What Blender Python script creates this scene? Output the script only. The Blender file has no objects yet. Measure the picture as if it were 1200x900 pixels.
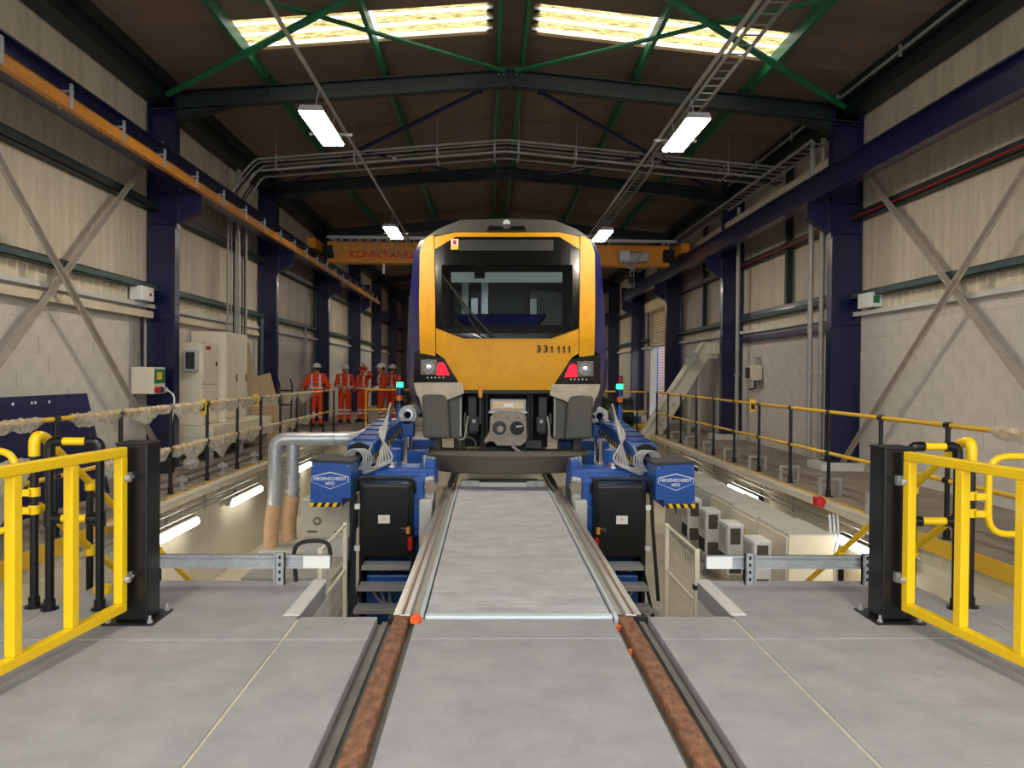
import bpy, bmesh, math, random
from mathutils import Vector, Matrix

# ---------------------------------------------------------------- camera, world, exposure
scene = bpy.context.scene
FPX = 900.0
CAM = Vector((-0.18, 0.0, 1.6))
def _axes(vx=573.0, vy=438.0, roll=0.5):
    r = math.radians(roll)
    d = Vector(((vx-600)/FPX, (vy-450)/FPX, 1)).normalized()
    x = Vector((math.cos(r), math.sin(r), 0)); x = (x - d*x.dot(d)).normalized()
    u = d.cross(x)
    if u.y > 0: u = -u
    return x, d, u
AX, AD, AU = _axes()
def at(px, py, Y):
    """world point at depth Y seen at photo pixel px,py"""
    q = Vector(((px-600)/FPX, (py-450)/FPX, 1))
    v = Vector((q.dot(AX), q.dot(AD), q.dot(AU)))
    return CAM + v*(Y/v.y)
cd = bpy.data.cameras.new('camera'); cam = bpy.data.objects.new('camera', cd)
scene.collection.objects.link(cam); scene.camera = cam
cd.sensor_width = 36; cd.lens = 27; cd.clip_start = .05; cd.clip_end = 300
right = Vector((AX.x, AD.x, AU.x)); down = Vector((AX.y, AD.y, AU.y)); fwd = Vector((AX.z, AD.z, AU.z))
cam.matrix_world = Matrix(((right.x, -down.x, -fwd.x, CAM.x), (right.y, -down.y, -fwd.y, CAM.y), (right.z, -down.z, -fwd.z, CAM.z), (0, 0, 0, 1)))
w = bpy.data.worlds.new('overcast_sky'); scene.world = w; w.use_nodes = True
w.node_tree.nodes['Background'].inputs[0].default_value = (.93, .97, 1, 1)
w.node_tree.nodes['Background'].inputs[1].default_value = 2.6
vs = scene.view_settings
vs.view_transform = 'Standard'; vs.look = 'None'; vs.gamma = 1; vs.use_curve_mapping = False
vs.exposure = 0.35
LAMP = 60.0       # high bay diffuser emission
TUBE = 9.0        # pit tube emission

# ---------------------------------------------------------------- materials
def lin(c):
    return tuple((v/255/12.92 if v/255 <= .04045 else ((v/255+.055)/1.055)**2.4) for v in c)
MATS = {}
def mat(name, c, rough=.5, metal=0, var=0, vs=2.0, bump=0, bs=40, emit=0, rnd=0, stretch=(1, 1, 1), trans=0, coat=0, spec=.5, c2=None, thr=None, alpha=1):
    m = bpy.data.materials.new(name); m.use_nodes = True; MATS[name] = m
    nt = m.node_tree; N = nt.nodes; L = nt.links; b = N['Principled BSDF']
    col = lin(c) + (1,)
    b.inputs['Base Color'].default_value = col; b.inputs['Roughness'].default_value = rough
    b.inputs['Metallic'].default_value = metal; b.inputs['Specular IOR Level'].default_value = spec
    if coat: b.inputs['Coat Weight'].default_value = coat; b.inputs['Coat Roughness'].default_value = .08
    if trans: b.inputs['Transmission Weight'].default_value = trans
    if alpha < 1: b.inputs['Alpha'].default_value = alpha
    if emit:
        b.inputs['Emission Color'].default_value = col; b.inputs['Emission Strength'].default_value = emit
    if var or bump or rnd or c2:
        tc = N.new('ShaderNodeTexCoord'); mp = N.new('ShaderNodeMapping'); mp.inputs['Scale'].default_value = stretch
        L.new(tc.outputs['Object'], mp.inputs[0])
        src = None
        if var or c2:
            n = N.new('ShaderNodeTexNoise'); n.inputs['Scale'].default_value = vs; n.inputs['Detail'].default_value = 7; n.inputs['Roughness'].default_value = .65
            L.new(mp.outputs[0], n.inputs['Vector'])
            r = N.new('ShaderNodeValToRGB')
            lo, hi = thr or (.33, .67)
            r.color_ramp.elements[0].position = lo; r.color_ramp.elements[1].position = hi
            a = lin(c)
            if c2:
                r.color_ramp.elements[0].color = col; r.color_ramp.elements[1].color = lin(c2)+(1,)
            else:
                r.color_ramp.elements[0].color = tuple(v*(1-var) for v in a)+(1,)
                r.color_ramp.elements[1].color = tuple(min(1, v*(1+var)) for v in a)+(1,)
            L.new(n.outputs['Fac'], r.inputs[0]); src = r.outputs[0]
        if rnd:
            oi = N.new('ShaderNodeObjectInfo'); mr = N.new('ShaderNodeMapRange')
            mr.inputs['To Min'].default_value = 1-rnd; mr.inputs['To Max'].default_value = 1+rnd
            L.new(oi.outputs['Random'], mr.inputs['Value'])
            vm = N.new('ShaderNodeVectorMath'); vm.operation = 'SCALE'
            if src: L.new(src, vm.inputs[0])
            else: vm.inputs[0].default_value = col[:3]
            L.new(mr.outputs[0], vm.inputs['Scale']); src = vm.outputs[0]
        if src: L.new(src, b.inputs['Base Color'])
        if bump:
            n2 = N.new('ShaderNodeTexNoise'); n2.inputs['Scale'].default_value = bs; n2.inputs['Detail'].default_value = 4
            L.new(mp.outputs[0], n2.inputs['Vector'])
            bp = N.new('ShaderNodeBump'); bp.inputs['Strength'].default_value = bump; bp.inputs['Distance'].default_value = .01
            L.new(n2.outputs['Fac'], bp.inputs['Height']); L.new(bp.outputs[0], b.inputs['Normal'])
    return m
mat('concrete', (155, 154, 156), .72, var=.12, vs=3.2, bump=.25, bs=60, spec=.3)
mat('concrete_dark', (138, 127, 116), .7, var=.25, vs=1.1, bump=.2, bs=50, spec=.3)
mat('concrete_white', (205, 203, 198), .8, var=.08, vs=2, bump=.15)
mat('sealant', (206, 196, 172), .8, var=.15, vs=6)
mat('groove', (92, 92, 88), .55, var=.25, vs=5)
mat('rust', (98, 66, 48), .9, c2=(156, 110, 82), vs=22, bump=.9, bs=60, stretch=(1, .5, 1))
mat('rust_line', (126, 96, 80), .7, var=.3, vs=9)
mat('pit_paint', (222, 215, 196), .6, var=.06, vs=1.2)
mat('pit_floor', (188, 180, 160), .5, var=.12, vs=1.5)
mat('block', (204, 198, 189), .8, var=.06, vs=4, bump=.35, bs=70, rnd=.025, spec=.25)
mat('cladding', (204, 191, 170), .6, var=.17, vs=1.6, rnd=.05, stretch=(1, 2.5, .35), bump=.08, bs=8)
mat('cladding_rib', (210, 198, 172), .6, var=.1, vs=2)
mat('wall_core', (120, 112, 100), .9)
mat('roof_sheet', (124, 106, 92), .8, var=.14, vs=.9, rnd=.07, stretch=(.4, 1.5, 1))
mat('dark_green', (24, 36, 34), .5, var=.12, vs=3)
mat('green', (38, 118, 78), .45, var=.15, vs=3)
mat('girt_green', (58, 78, 76), .5, var=.12, vs=3)
mat('navy', (20, 21, 66), .32, var=.1, vs=2, coat=.25)
mat('galv', (184, 187, 190), .38, .5, var=.12, vs=18)
mat('galv_dull', (168, 166, 160), .55, .35, var=.12, vs=9)
mat('brace_grey', (172, 162, 148), .6, .1, var=.12, vs=5)
mat('steel', (196, 196, 192), .35, .7, var=.08, vs=7, stretch=(1, .3, 1))
mat('chrome', (220, 222, 225), .12, 1)
mat('yellow', (250, 206, 8), .38, coat=.2, spec=.4)
mat('yellow_tube', (232, 184, 40), .45)
mat('black', (16, 16, 17), .3, spec=.5)
mat('black_matt', (22, 22, 23), .7)
mat('crane_orange', (246, 160, 22), .42, var=.06, vs=3)
mat('conductor_orange', (214, 140, 42), .4, var=.08, vs=2)
mat('red_print', (224, 50, 12), .5)
mat('red', (190, 28, 30), .4)
mat('white', (232, 232, 228), .5)
mat('grey_cable', (168, 170, 172), .5)
mat('train_yellow', (230, 162, 20), .48, var=.07, vs=7, spec=.35)
mat('train_navy', (34, 34, 92), .3, coat=.4)
mat('train_roof', (74, 74, 68), .5, var=.1, vs=3)
mat('train_grey', (84, 82, 72), .55, var=.1, vs=4)
mat('train_grey_dark', (48, 48, 46), .6, var=.12, vs=6)
mat('train_plow', (86, 80, 70), .6, var=.08, vs=3)
mat('train_cream', (206, 194, 168), .5, var=.16, vs=5)
mat('train_black', (14, 15, 15), .22, coat=.4)
mat('cast_iron', (142, 132, 120), .6, .4, var=.25, vs=22)
mat('coupler_yellow', (226, 176, 96), .5, c2=(214, 202, 180), vs=14)
mat('machine_blue', (26, 82, 162), .35, var=.08, vs=3, coat=.2)
mat('logo_blue', (24, 88, 176), .4)
mat('machine_beige', (206, 198, 178), .5, var=.04, vs=3)
mat('cabinet_cream', (226, 217, 194), .5, var=.03, vs=2)
mat('cabinet_grey', (196, 196, 190), .5, var=.04, vs=2)
mat('hose_tan', (206, 168, 128), .6, var=.1, vs=10)
mat('plate', (182, 185, 188), .6, .08, var=.2, vs=3.5, stretch=(.9, 1.3, 1), bump=.1, bs=30)
mat('plate_edge', (206, 218, 222), .45, .2)
mat('hivis', (240, 78, 28), .75, var=.1, vs=6)
mat('hivis_dark', (196, 66, 26), .75, var=.1, vs=6)
mat('reflective', (226, 226, 228), .45)
mat('skin', (196, 140, 112), .6)
mat('boot', (40, 34, 30), .7)
mat('helmet_white', (232, 230, 226), .35)
mat('helmet_red', (214, 66, 34), .35)
mat('wood', (204, 176, 138), .7, var=.15, vs=3, stretch=(1, 1, .15))
mat('drum_green', (42, 54, 40), .5, var=.2, vs=4)
mat('lamp_white', (255, 245, 228), .4, emit=LAMP)
mat('tube_white', (255, 248, 230), .4, emit=TUBE)
mat('lit_green', (40, 235, 130), .4, emit=3.0)
mat('lit_red', (228, 26, 52), .35, emit=.75)
mat('signal_red', (120, 20, 26), .3)
mat('signal_blue', (24, 50, 110), .3)
mat('signal_orange', (220, 110, 40), .3)
mat('orange_plastic', (240, 100, 40), .6)
mat('shutter', (206, 186, 132), .5, var=.05)
mat('brick', (168, 84, 66), .85, rnd=.2, var=.15, vs=20)
mat('mortar', (196, 188, 176), .9)
mat('outdoor_blue', (70, 110, 200), .5)
mat('tarmac', (120, 120, 122), .9, var=.1)
mat('teal', (40, 120, 140), .5)
mat('lens_glass', (225, 228, 228), .08, .3, coat=.5)
mat('cab_interior', (140, 140, 138), .7)
mat('cab_blind', (226, 230, 228), .6)
mat('cab_navy', (40, 44, 120), .6)
mat('yellow_sign', (236, 196, 60), .5)
mat('bag_black', (30, 28, 28), .6)
mat('plinth', (206, 200, 190), .8, var=.08, vs=4)
def film_material():
    m = bpy.data.materials.new('plastic_film'); m.use_nodes = True; MATS['plastic_film'] = m
    nt = m.node_tree; N = nt.nodes; L = nt.links; b = N['Principled BSDF']
    b.inputs['Base Color'].default_value = lin((238, 236, 226))+(1,); b.inputs['Roughness'].default_value = .3
    t = N.new('ShaderNodeBsdfTranslucent'); t.inputs[0].default_value = lin((235, 230, 215))+(1,)
    tr = N.new('ShaderNodeBsdfTransparent')
    m1 = N.new('ShaderNodeMixShader'); m1.inputs[0].default_value = .45
    L.new(b.outputs[0], m1.inputs[1]); L.new(t.outputs[0], m1.inputs[2])
    m2 = N.new('ShaderNodeMixShader'); L.new(m1.outputs[0], m2.inputs[1]); L.new(tr.outputs[0], m2.inputs[2])
    n = N.new('ShaderNodeTexNoise'); n.inputs['Scale'].default_value = 14; tc = N.new('ShaderNodeTexCoord'); L.new(tc.outputs['Object'], n.inputs['Vector'])
    mr = N.new('ShaderNodeMapRange'); mr.inputs['From Min'].default_value = .3; mr.inputs['From Max'].default_value = .7
    mr.inputs['To Min'].default_value = .12; mr.inputs['To Max'].default_value = .62
    L.new(n.outputs['Fac'], mr.inputs['Value']); L.new(mr.outputs[0], m2.inputs[0])
    L.new(m2.outputs[0], N['Material Output'].inputs['Surface'])
film_material()
def skylight_material():
    m = bpy.data.materials.new('skylight_sheet'); m.use_nodes = True; MATS['skylight_sheet'] = m
    nt = m.node_tree; N = nt.nodes; L = nt.links
    N.remove(N['Principled BSDF'])
    tc = N.new('ShaderNodeTexCoord'); mp = N.new('ShaderNodeMapping'); mp.inputs['Scale'].default_value = (2.2, 9, 1)
    L.new(tc.outputs['Object'], mp.inputs[0])
    n = N.new('ShaderNodeTexNoise'); n.inputs['Scale'].default_value = 3; n.inputs['Detail'].default_value = 8; n.inputs['Roughness'].default_value = .75
    L.new(mp.outputs[0], n.inputs['Vector'])
    r = N.new('ShaderNodeValToRGB'); r.color_ramp.elements[0].position = .36; r.color_ramp.elements[1].position = .72
    r.color_ramp.elements[0].color = lin((96, 74, 26))+(1,); r.color_ramp.elements[1].color = lin((232, 212, 150))+(1,)
    L.new(n.outputs['Fac'], r.inputs[0])
    t = N.new('ShaderNodeBsdfTranslucent'); L.new(r.outputs[0], t.inputs[0])
    L.new(t.outputs[0], N['Material Output'].inputs['Surface'])
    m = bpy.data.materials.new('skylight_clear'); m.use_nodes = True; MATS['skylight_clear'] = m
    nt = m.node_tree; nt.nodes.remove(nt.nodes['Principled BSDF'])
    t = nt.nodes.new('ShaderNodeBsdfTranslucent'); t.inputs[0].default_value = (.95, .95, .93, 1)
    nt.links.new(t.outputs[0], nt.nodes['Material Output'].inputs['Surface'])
skylight_material()
def glass_material():
    m = bpy.data.materials.new('windscreen_glass'); m.use_nodes = True; MATS['windscreen_glass'] = m
    nt = m.node_tree; N = nt.nodes; L = nt.links; N.remove(N['Principled BSDF'])
    tr = N.new('ShaderNodeBsdfTransparent'); tr.inputs[0].default_value = (.8, .84, .83, 1)
    g = N.new('ShaderNodeBsdfGlossy'); g.inputs['Roughness'].default_value = .04
    fr = N.new('ShaderNodeFresnel'); fr.inputs['IOR'].default_value = 1.45
    mx = N.new('ShaderNodeMixShader'); L.new(fr.outputs[0], mx.inputs[0]); L.new(tr.outputs[0], mx.inputs[1]); L.new(g.outputs[0], mx.inputs[2])
    L.new(mx.outputs[0], N['Material Output'].inputs['Surface'])
glass_material()

# ---------------------------------------------------------------- mesh helpers
COL = scene.collection
ORG = {}
class MB:
    def __init__(s): s.v = []; s.f = []
    def add(s, vs, fs):
        k = len(s.v); s.v += [tuple(p) for p in vs]; s.f += [tuple(i+k for i in f) for f in fs]; return s
    def box(s, x0, x1, y0, y1, z0, z1):
        if x0 > x1: x0, x1 = x1, x0
        if y0 > y1: y0, y1 = y1, y0
        if z0 > z1: z0, z1 = z1, z0
        return s.add([(x, y, z) for z in (z0, z1) for y in (y0, y1) for x in (x0, x1)],
                     [(0, 2, 3, 1), (4, 5, 7, 6), (0, 1, 5, 4), (2, 6, 7, 3), (0, 4, 6, 2), (1, 3, 7, 5)])
    def frame(s, p, q, up=(0, 0, 1)):
        p = Vector(p); q = Vector(q); d = (q-p).normalized(); u = Vector(up)
        a = d.cross(u)
        if a.length < 1e-4: a = d.cross(Vector((0, 1, 0)))
        a.normalize(); b = a.cross(d).normalized(); return p, q, a, b
    def beam(s, p, q, wd, h, up=(0, 0, 1)):
        p, q, a, b = s.frame(p, q, up); a = a*wd/2; b = b*h/2
        return s.add([p-a-b, p+a-b, p+a+b, p-a+b, q-a-b, q+a-b, q+a+b, q-a+b],
                     [(0, 1, 2, 3), (4, 7, 6, 5), (0, 4, 5, 1), (1, 5, 6, 2), (2, 6, 7, 3), (3, 7, 4, 0)])
    def ibeam(s, p, q, dep, wd, tf=.018, tw=.012, up=(0, 0, 1)):
        p, q, a, b = s.frame(p, q, up)
        for k in (-1, 1):
            o = b*k*(dep-tf)/2; s.beam(p+o, q+o, wd, tf, b)
        return s.beam(p, q, tw, dep-2*tf, b)
    def cyl(s, p, q, r, n=12, r2=None, cap=True):
        p, q, a, b = s.frame(p, q); r2 = r if r2 is None else r2
        vs = [p+(a*math.cos(t)+b*math.sin(t))*r for t in (2*math.pi*i/n for i in range(n))]
        vs += [q+(a*math.cos(t)+b*math.sin(t))*r2 for t in (2*math.pi*i/n for i in range(n))]
        fs = [(i, (i+1) % n, n+(i+1) % n, n+i) for i in range(n)]
        fs = [f[::-1] for f in fs]
        if cap: fs += [tuple(range(n)), tuple(range(2*n-1, n-1, -1))]
        return s.add(vs, fs)
    def tube(s, path, r, n=8, cap=True, closed=False):
        P = [Vector(p) for p in path]; m = len(P); vs = []; a = None
        for i, p in enumerate(P):
            d = (P[(i+1) % m]-P[i-1]) if closed else (P[min(i+1, m-1)]-P[max(i-1, 0)])
            d.normalize()
            if a is None:
                a = d.cross(Vector((0, 0, 1)))
                if a.length < 1e-3: a = d.cross(Vector((0, 1, 0)))
            a = (a-d*a.dot(d)).normalized(); b = d.cross(a)
            rr = r[i] if isinstance(r, (list, tuple)) else r
            vs += [p+(a*math.cos(2*math.pi*k/n)+b*math.sin(2*math.pi*k/n))*rr for k in range(n)]
        fs = []
        for i in range(m if closed else m-1):
            j = (i+1) % m
            fs += [(i*n+k, i*n+(k+1) % n, j*n+(k+1) % n, j*n+k) for k in range(n)]
        if cap and not closed: fs += [tuple(range(n-1, -1, -1)), tuple((m-1)*n+k for k in range(n))]
        return s.add(vs, fs)
    def prism(s, poly, y0, y1, axis='y'):
        n = len(poly)
        def P(u, v, t): return {'y': (u, t, v), 'x': (t, u, v), 'z': (u, v, t)}[axis]
        vs = [P(u, v, y0) for u, v in poly]+[P(u, v, y1) for u, v in poly]
        ar = sum(poly[i][0]*poly[(i+1) % n][1]-poly[(i+1) % n][0]*poly[i][1] for i in range(n))
        fs = [tuple(range(n)), tuple(range(2*n-1, n-1, -1))]+[(i, n+i, n+(i+1) % n, (i+1) % n) for i in range(n)]
        flip = (ar < 0) ^ (axis in 'xz') ^ (y1 < y0)
        if flip: fs = [f[::-1] for f in fs]
        return s.add(vs, fs)
    def ell(s, c, r, n=14, m=9, z0=-1.0, z1=1.0):
        c = Vector(c); vs = []; fs = []
        for j in range(m+1):
            zz = z0+(z1-z0)*j/m; ph = math.asin(max(-1, min(1, zz)))
            for i in range(n):
                t = 2*math.pi*i/n
                vs.append((c.x+r[0]*math.cos(ph)*math.cos(t), c.y+r[1]*math.cos(ph)*math.sin(t), c.z+r[2]*math.sin(ph)))
        for j in range(m):
            for i in range(n): fs.append((j*n+i, j*n+(i+1) % n, (j+1)*n+(i+1) % n, (j+1)*n+i))
        fs += [tuple(range(n-1, -1, -1)), tuple(m*n+i for i in range(n))]
        return s.add(vs, fs)
    def ring(s, c, axis, r0, r1, h, n=24):
        """flat annulus of depth h along axis"""
        c = Vector(c); ax = Vector(axis).normalized(); a = ax.orthogonal().normalized(); b = ax.cross(a); vs = []
        for off, rr in ((0, r0), (0, r1), (h, r1), (h, r0)):
            vs += [c+ax*off+(a*math.cos(2*math.pi*i/n)+b*math.sin(2*math.pi*i/n))*rr for i in range(n)]
        fs = []
        for k in range(4):
            l = (k+1) % 4
            fs += [(k*n+i, l*n+i, l*n+(i+1) % n, k*n+(i+1) % n) for i in range(n)]
        return s.add(vs, fs)
    def mesh(s, name, m, smooth=False):
        me = bpy.data.meshes.new(name); me.from_pydata(s.v, [], s.f); me.update()
        if m: me.materials.append(MATS[m])
        if smooth:
            for p in me.polygons: p.use_smooth = True
            me.set_sharp_from_angle(angle=math.radians(38))
        return me
    def build(s, name, m, parent=None, smooth=False, bevel=0):
        return put(name, s.mesh(name, m, smooth), parent, bevel=bevel)
def put(name, me, parent=None, loc=(0, 0, 0), rot=None, bevel=0):
    o = bpy.data.objects.new(name, me); COL.objects.link(o)
    o.location = loc
    if rot: o.rotation_euler = rot
    if parent:
        o.parent = parent; o.matrix_parent_inverse = Matrix.Translation(-ORG.get(parent.name, Vector((0, 0, 0))))
    if bevel:
        b = o.modifiers.new('bevel', 'BEVEL'); b.width = bevel; b.segments = 2; b.limit_method = 'ANGLE'
    return o
def tag(o, label, cat, group=None, kind=None):
    o['label'] = label; o['category'] = cat
    if group: o['group'] = group
    if kind: o['kind'] = kind
    return o
def thing(name, label, cat, loc, group=None):
    o = bpy.data.objects.new(name, None); COL.objects.link(o); o.location = loc; o.empty_display_size = .1
    ORG[o.name] = Vector(loc)
    return tag(o, label, cat, group)
def struct(name, mb, m, parent=None, smooth=False):
    o = mb.build(name, m, parent, smooth)
    if not parent: o['kind'] = 'structure'
    return o
def one(name, mb, m, label, cat, group=None, smooth=False, bevel=0):
    return tag(mb.build(name, m, None, smooth, bevel), label, cat, group)
def text_mesh(txt, size, m, thick=.001, spacing=1.0, bold=0.0):
    cu = bpy.data.curves.new('lettering', 'FONT'); cu.body = txt; cu.size = size; cu.extrude = thick; cu.align_x = 'CENTER'; cu.align_y = 'CENTER'
    cu.space_character = spacing; cu.offset = bold
    o = bpy.data.objects.new('lettering', cu); COL.objects.link(o)
    dg = bpy.context.evaluated_depsgraph_get()
    me = bpy.data.meshes.new_from_object(o.evaluated_get(dg))
    bpy.data.objects.remove(o); bpy.data.curves.remove(cu)
    me.materials.clear(); me.materials.append(MATS[m])
    return me
def bend(p, c, q, n=6):
    """quadratic arc points from p round corner c to q"""
    p, c, q = Vector(p), Vector(c), Vector(q)
    return [p*(1-t)**2+c*2*t*(1-t)+q*t*t for t in (i/n for i in range(n+1))]
def rounded(pts, r, n=5):
    P = [Vector(p) for p in pts]; out = [P[0]]
    for i in range(1, len(P)-1):
        a = (P[i-1]-P[i]); b = (P[i+1]-P[i]); ra = min(r, a.length*.49); rb = min(r, b.length*.49)
        out += bend(P[i]+a.normalized()*ra, P[i], P[i]+b.normalized()*rb, n)
    return out+[P[-1]]
RX = (math.pi/2, 0, 0)     # lettering upright, facing the camera side
rng = random.Random(7)
# ================================================================ setting
XL, XR, XC = -5.88, 6.18, .14
PL, PR = -4.25, 4.30            # pit edges
Y0, Y1 = -2.08, 50.0
FR = [13.07, 19.2, 25.3, 31.4, 37.5, 43.6]     # portal frames
G = .0075
# floor ---------------------------------------------------------
b = MB()
b.box(XL, -.91, Y0, 4.61, -.3, -.008).box(-1.43, -.91, 4.6, 5.02, -.3, -.008).box(-3.08, -1.44, 4.6, 5.9, -.3, -.008).box(XL, -3.08, 4.6, 5.27, -.3, -.008)
b.box(.90, XR, Y0, 4.61, -.3, -.008).box(.90, 1.47, 4.6, 5.02, -.3, -.008).box(1.48, 3.10, 4.6, 5.9, -.3, -.008).box(3.10, XR, 4.6, 5.27, -.3, -.008)
b.box(-.63, .63, Y0, 4.98, -.3, -.008)
b.box(XL, PL-.005, 5.2, 21.2, -.3, -.008).box(PR+.005, XR, 5.2, 21.2, -.3, -.008).box(XL, XR, 21.2, Y1, -.3, -.008)
floor = struct('floor', b, 'sealant')
g = MB().box(-.92, -.62, Y0, 5.05, -.3, -.055).box(.62, .91, Y0, 5.05, -.3, -.055)
struct('rail_groove', g, 'groove', floor)
for x0, x1, y0, y1, m in ((XL, -1.405, Y0, 4.61, 'concrete'), (-1.405, -.89, Y0, 4.61, 'concrete'), (-1.405, -.89, 4.61, 5.05, 'concrete'), (-3.1, -1.41, 4.61, 5.93, 'concrete'),
                    (XL, -3.1, 4.61, 5.3, 'concrete'), (-.65, .65, Y0, 4.62, 'concrete'), (-.65, .65, 4.62, 5.005, 'concrete'), (1.445, XR, Y0, 4.61, 'concrete'),
                    (.88, 1.445, Y0, 4.61, 'concrete'), (.88, 1.445, 4.61, 5.05, 'concrete'), (1.45, 3.12, 4.61, 5.93, 'concrete'), (3.12, XR, 4.61, 5.3, 'concrete')):
    MB().box(x0+G, x1-G, y0+G, y1-G, -.14, 0).build('floor_slab', m, floor, bevel=.006)
yy = 5.3
while yy < 21:
    y2 = min(yy+3.93, 21.2)
    for x0, x1 in ((XL, PL), (PR, XR)): MB().box(x0+G, x1-G*.2, yy+G, y2-G, -.14, 0).build('floor_slab', 'concrete_dark', floor)
    yy = y2
    if y2 >= 21.2: break
for i in range(5):
    for x0, x1 in ((XL, -2.1), (-2.1, 2.1), (2.1, XR)): MB().box(x0+G, x1-G, 21.2+i*5.76+G, 21.2+(i+1)*5.76-G, -.14, 0).build('floor_slab', 'concrete_dark', floor)
# raised screed lip on the pit side of the inner slabs
for x0, s in ((-1.41, -1), (1.45, 1)):
    MB().prism([(x0, .0), (x0+s*.11, .0), (x0+s*.09, .012), (x0+s*.01, .01)], 5.06, 5.92).build('slab_edge_screed', 'concrete_white', floor)
# pit ----------------------------------------------------------
PZ = -1.5
struct('floor_pit', MB().box(PL-.2, PR+.2, 4.2, 21.3, PZ-.2, PZ), 'pit_floor')
struct('wall_pit_left', MB().box(PL-.3, PL, 5.3, 21.2, PZ, -.3), 'pit_paint')
struct('wall_pit_right', MB().box(PR, PR+.3, 5.3, 21.2, PZ, -.3), 'pit_paint')
b = MB().box(PL-.3, -3.1, 4.9, 5.3, PZ, -.3).box(-3.1, -1.41, 5.4, 5.93, PZ, -.3).box(-1.41, 1.45, 4.6, 5.04, PZ, -.3).box(1.45, 3.12, 5.4, 5.93, PZ, -.3).box(3.12, PR+.3, 4.9, 5.3, PZ, -.3)
b.box(-1.75, -1.42, 5.02, 5.93, PZ, -.14).box(1.46, 1.8, 5.02, 5.93, PZ, -.14)
struct('wall_pit_front', b, 'concrete_white')
struct('wall_pit_back', MB().box(PL, PR, 21.2, 21.5, PZ, -.3), 'pit_paint')
for x0, x1 in ((PL-.005, PL+.012), (PR-.012, PR+.005)):      # toe board painted yellow along the pit edge
    tag(MB().box(x0, x1, 5.3, 21.2, -.16, -.002).build('toe_board', 'yellow_tube'), 'long yellow painted edge board along the %s pit edge under the %s' % (('left', 'plastic wrapped railing') if x0 < 0 else ('right', 'bare yellow railing')), 'edge board')
# side walls ---------------------------------------------------
DY0, DY1, DZ = 26.7, 30.2, 4.2       # roller door opening in the right wall
def side_wall(side):
    s = -1 if side == 'left' else 1
    X = XL if s < 0 else XR
    b = MB()
    if s < 0: b.box(X-.25, X-.08, Y0, Y1, -.3, 6.6)
    else: b.box(X+.08, X+.25, Y0, DY0, -.3, 6.6).box(X+.08, X+.25, DY1, Y1, -.3, 6.6).box(X+.08, X+.25, DY0, DY1, DZ, 6.6)
    root = struct('wall_'+side, b, 'wall_core')
    hole = lambda a, c: s > 0 and c > DY0 and a < DY1
    # painted concrete blocks
    bw, bh, j = .45, .225, .0025
    def blockmesh(L):
        m = MB(); x0, x1 = (X-.08, X) if s < 0 else (X, X+.08)
        m.box(0, x1-x0, j, L-j, j, bh-j); return m
    full = blockmesh(bw).mesh('block', 'block')
    rest = MB()
    for c in range(12):
        z = c*bh; k0 = -24
        for k in range(k0, 92):
            y = 8.55+k*bw-(bw/2 if c % 2 else 0); y2 = y+bw
            if y < Y0 or y2 > Y1 or hole(y, y2): continue
            dep = rng.uniform(-.0025, .0025)
            if 0 <= k < 25: put('block', full, root, (X-.08+dep if s < 0 else X+dep, y, z))
            else:
                x0, x1 = (X-.08, X+dep) if s < 0 else (X+dep, X+.08)
                rest.box(x0, x1, y+j, y2-j, z+j, z+bh-j)
    for a, c in ([(Y0, Y1)] if s < 0 else [(Y0, DY0), (DY1, Y1)]):
        rest.box(X-.085 if s < 0 else X+.006, X-.006 if s < 0 else X+.085, a, c, 0, 2.7)
    o = rest.build('blockwork', 'block', root); o['kind'] = 'stuff'
    # ribbed strip, two rows of cladding
    def strip(z0, z1, L, nm, m, dx, rib):
        me = MB(); n = max(1, int(L/rib)); x0 = -.05 if s < 0 else 0
        me.box(0 if s > 0 else -.03, .03 if s > 0 else 0, .003, L-.003, z0, z1)
        if rib < L:
            for i in range(n):
                yb = (i+.5)*L/n; me.prism([(0 if s > 0 else 0, yb-.03), (-s*.012, yb-.015), (-s*.012, yb+.015), (0, yb+.03)], z0, z1, 'z')
        return me.mesh(nm, m)
    ribs = strip(2.71, 2.93, 1.0, 'ribbed_strip', 'cladding_rib', 0, .2)
    r1 = strip(3.0, 4.27, 1.0, 'cladding_panel', 'cladding', 0, 2)
    r2 = strip(4.38, 6.42, 1.0, 'cladding_panel', 'cladding', 0, 2)
    y = -2.0
    while y < 49.5:
        for me, nm, zt in ((ribs, 'ribbed_strip', 2.7), (r1, 'cladding_panel', 4.1), (r2, 'cladding_panel', 9)):
            if hole(y, y+1) and zt < 5: continue
            put(nm, me, root, (X-s*(-.02)+rng.uniform(-.003, .003), y, 0))
        y += 1.0
    return root
wl = side_wall('left'); wr = side_wall('right')
struct('wall_back', MB().box(XL-.2, XR+.2, Y1, Y1+.2, -.3, 7.2), 'wall_core')
struct('trim_1', MB().box(XL-.02, XL+.1, Y0, Y1, 2.64, 2.71), 'concrete_white')       # ledge on the blockwork
struct('trim_2', MB().box(XR-.1, XR+.02, Y0, DY0, 2.64, 2.71).box(XR-.1, XR+.02, DY1, Y1, 2.64, 2.71), 'concrete_white')
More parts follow.
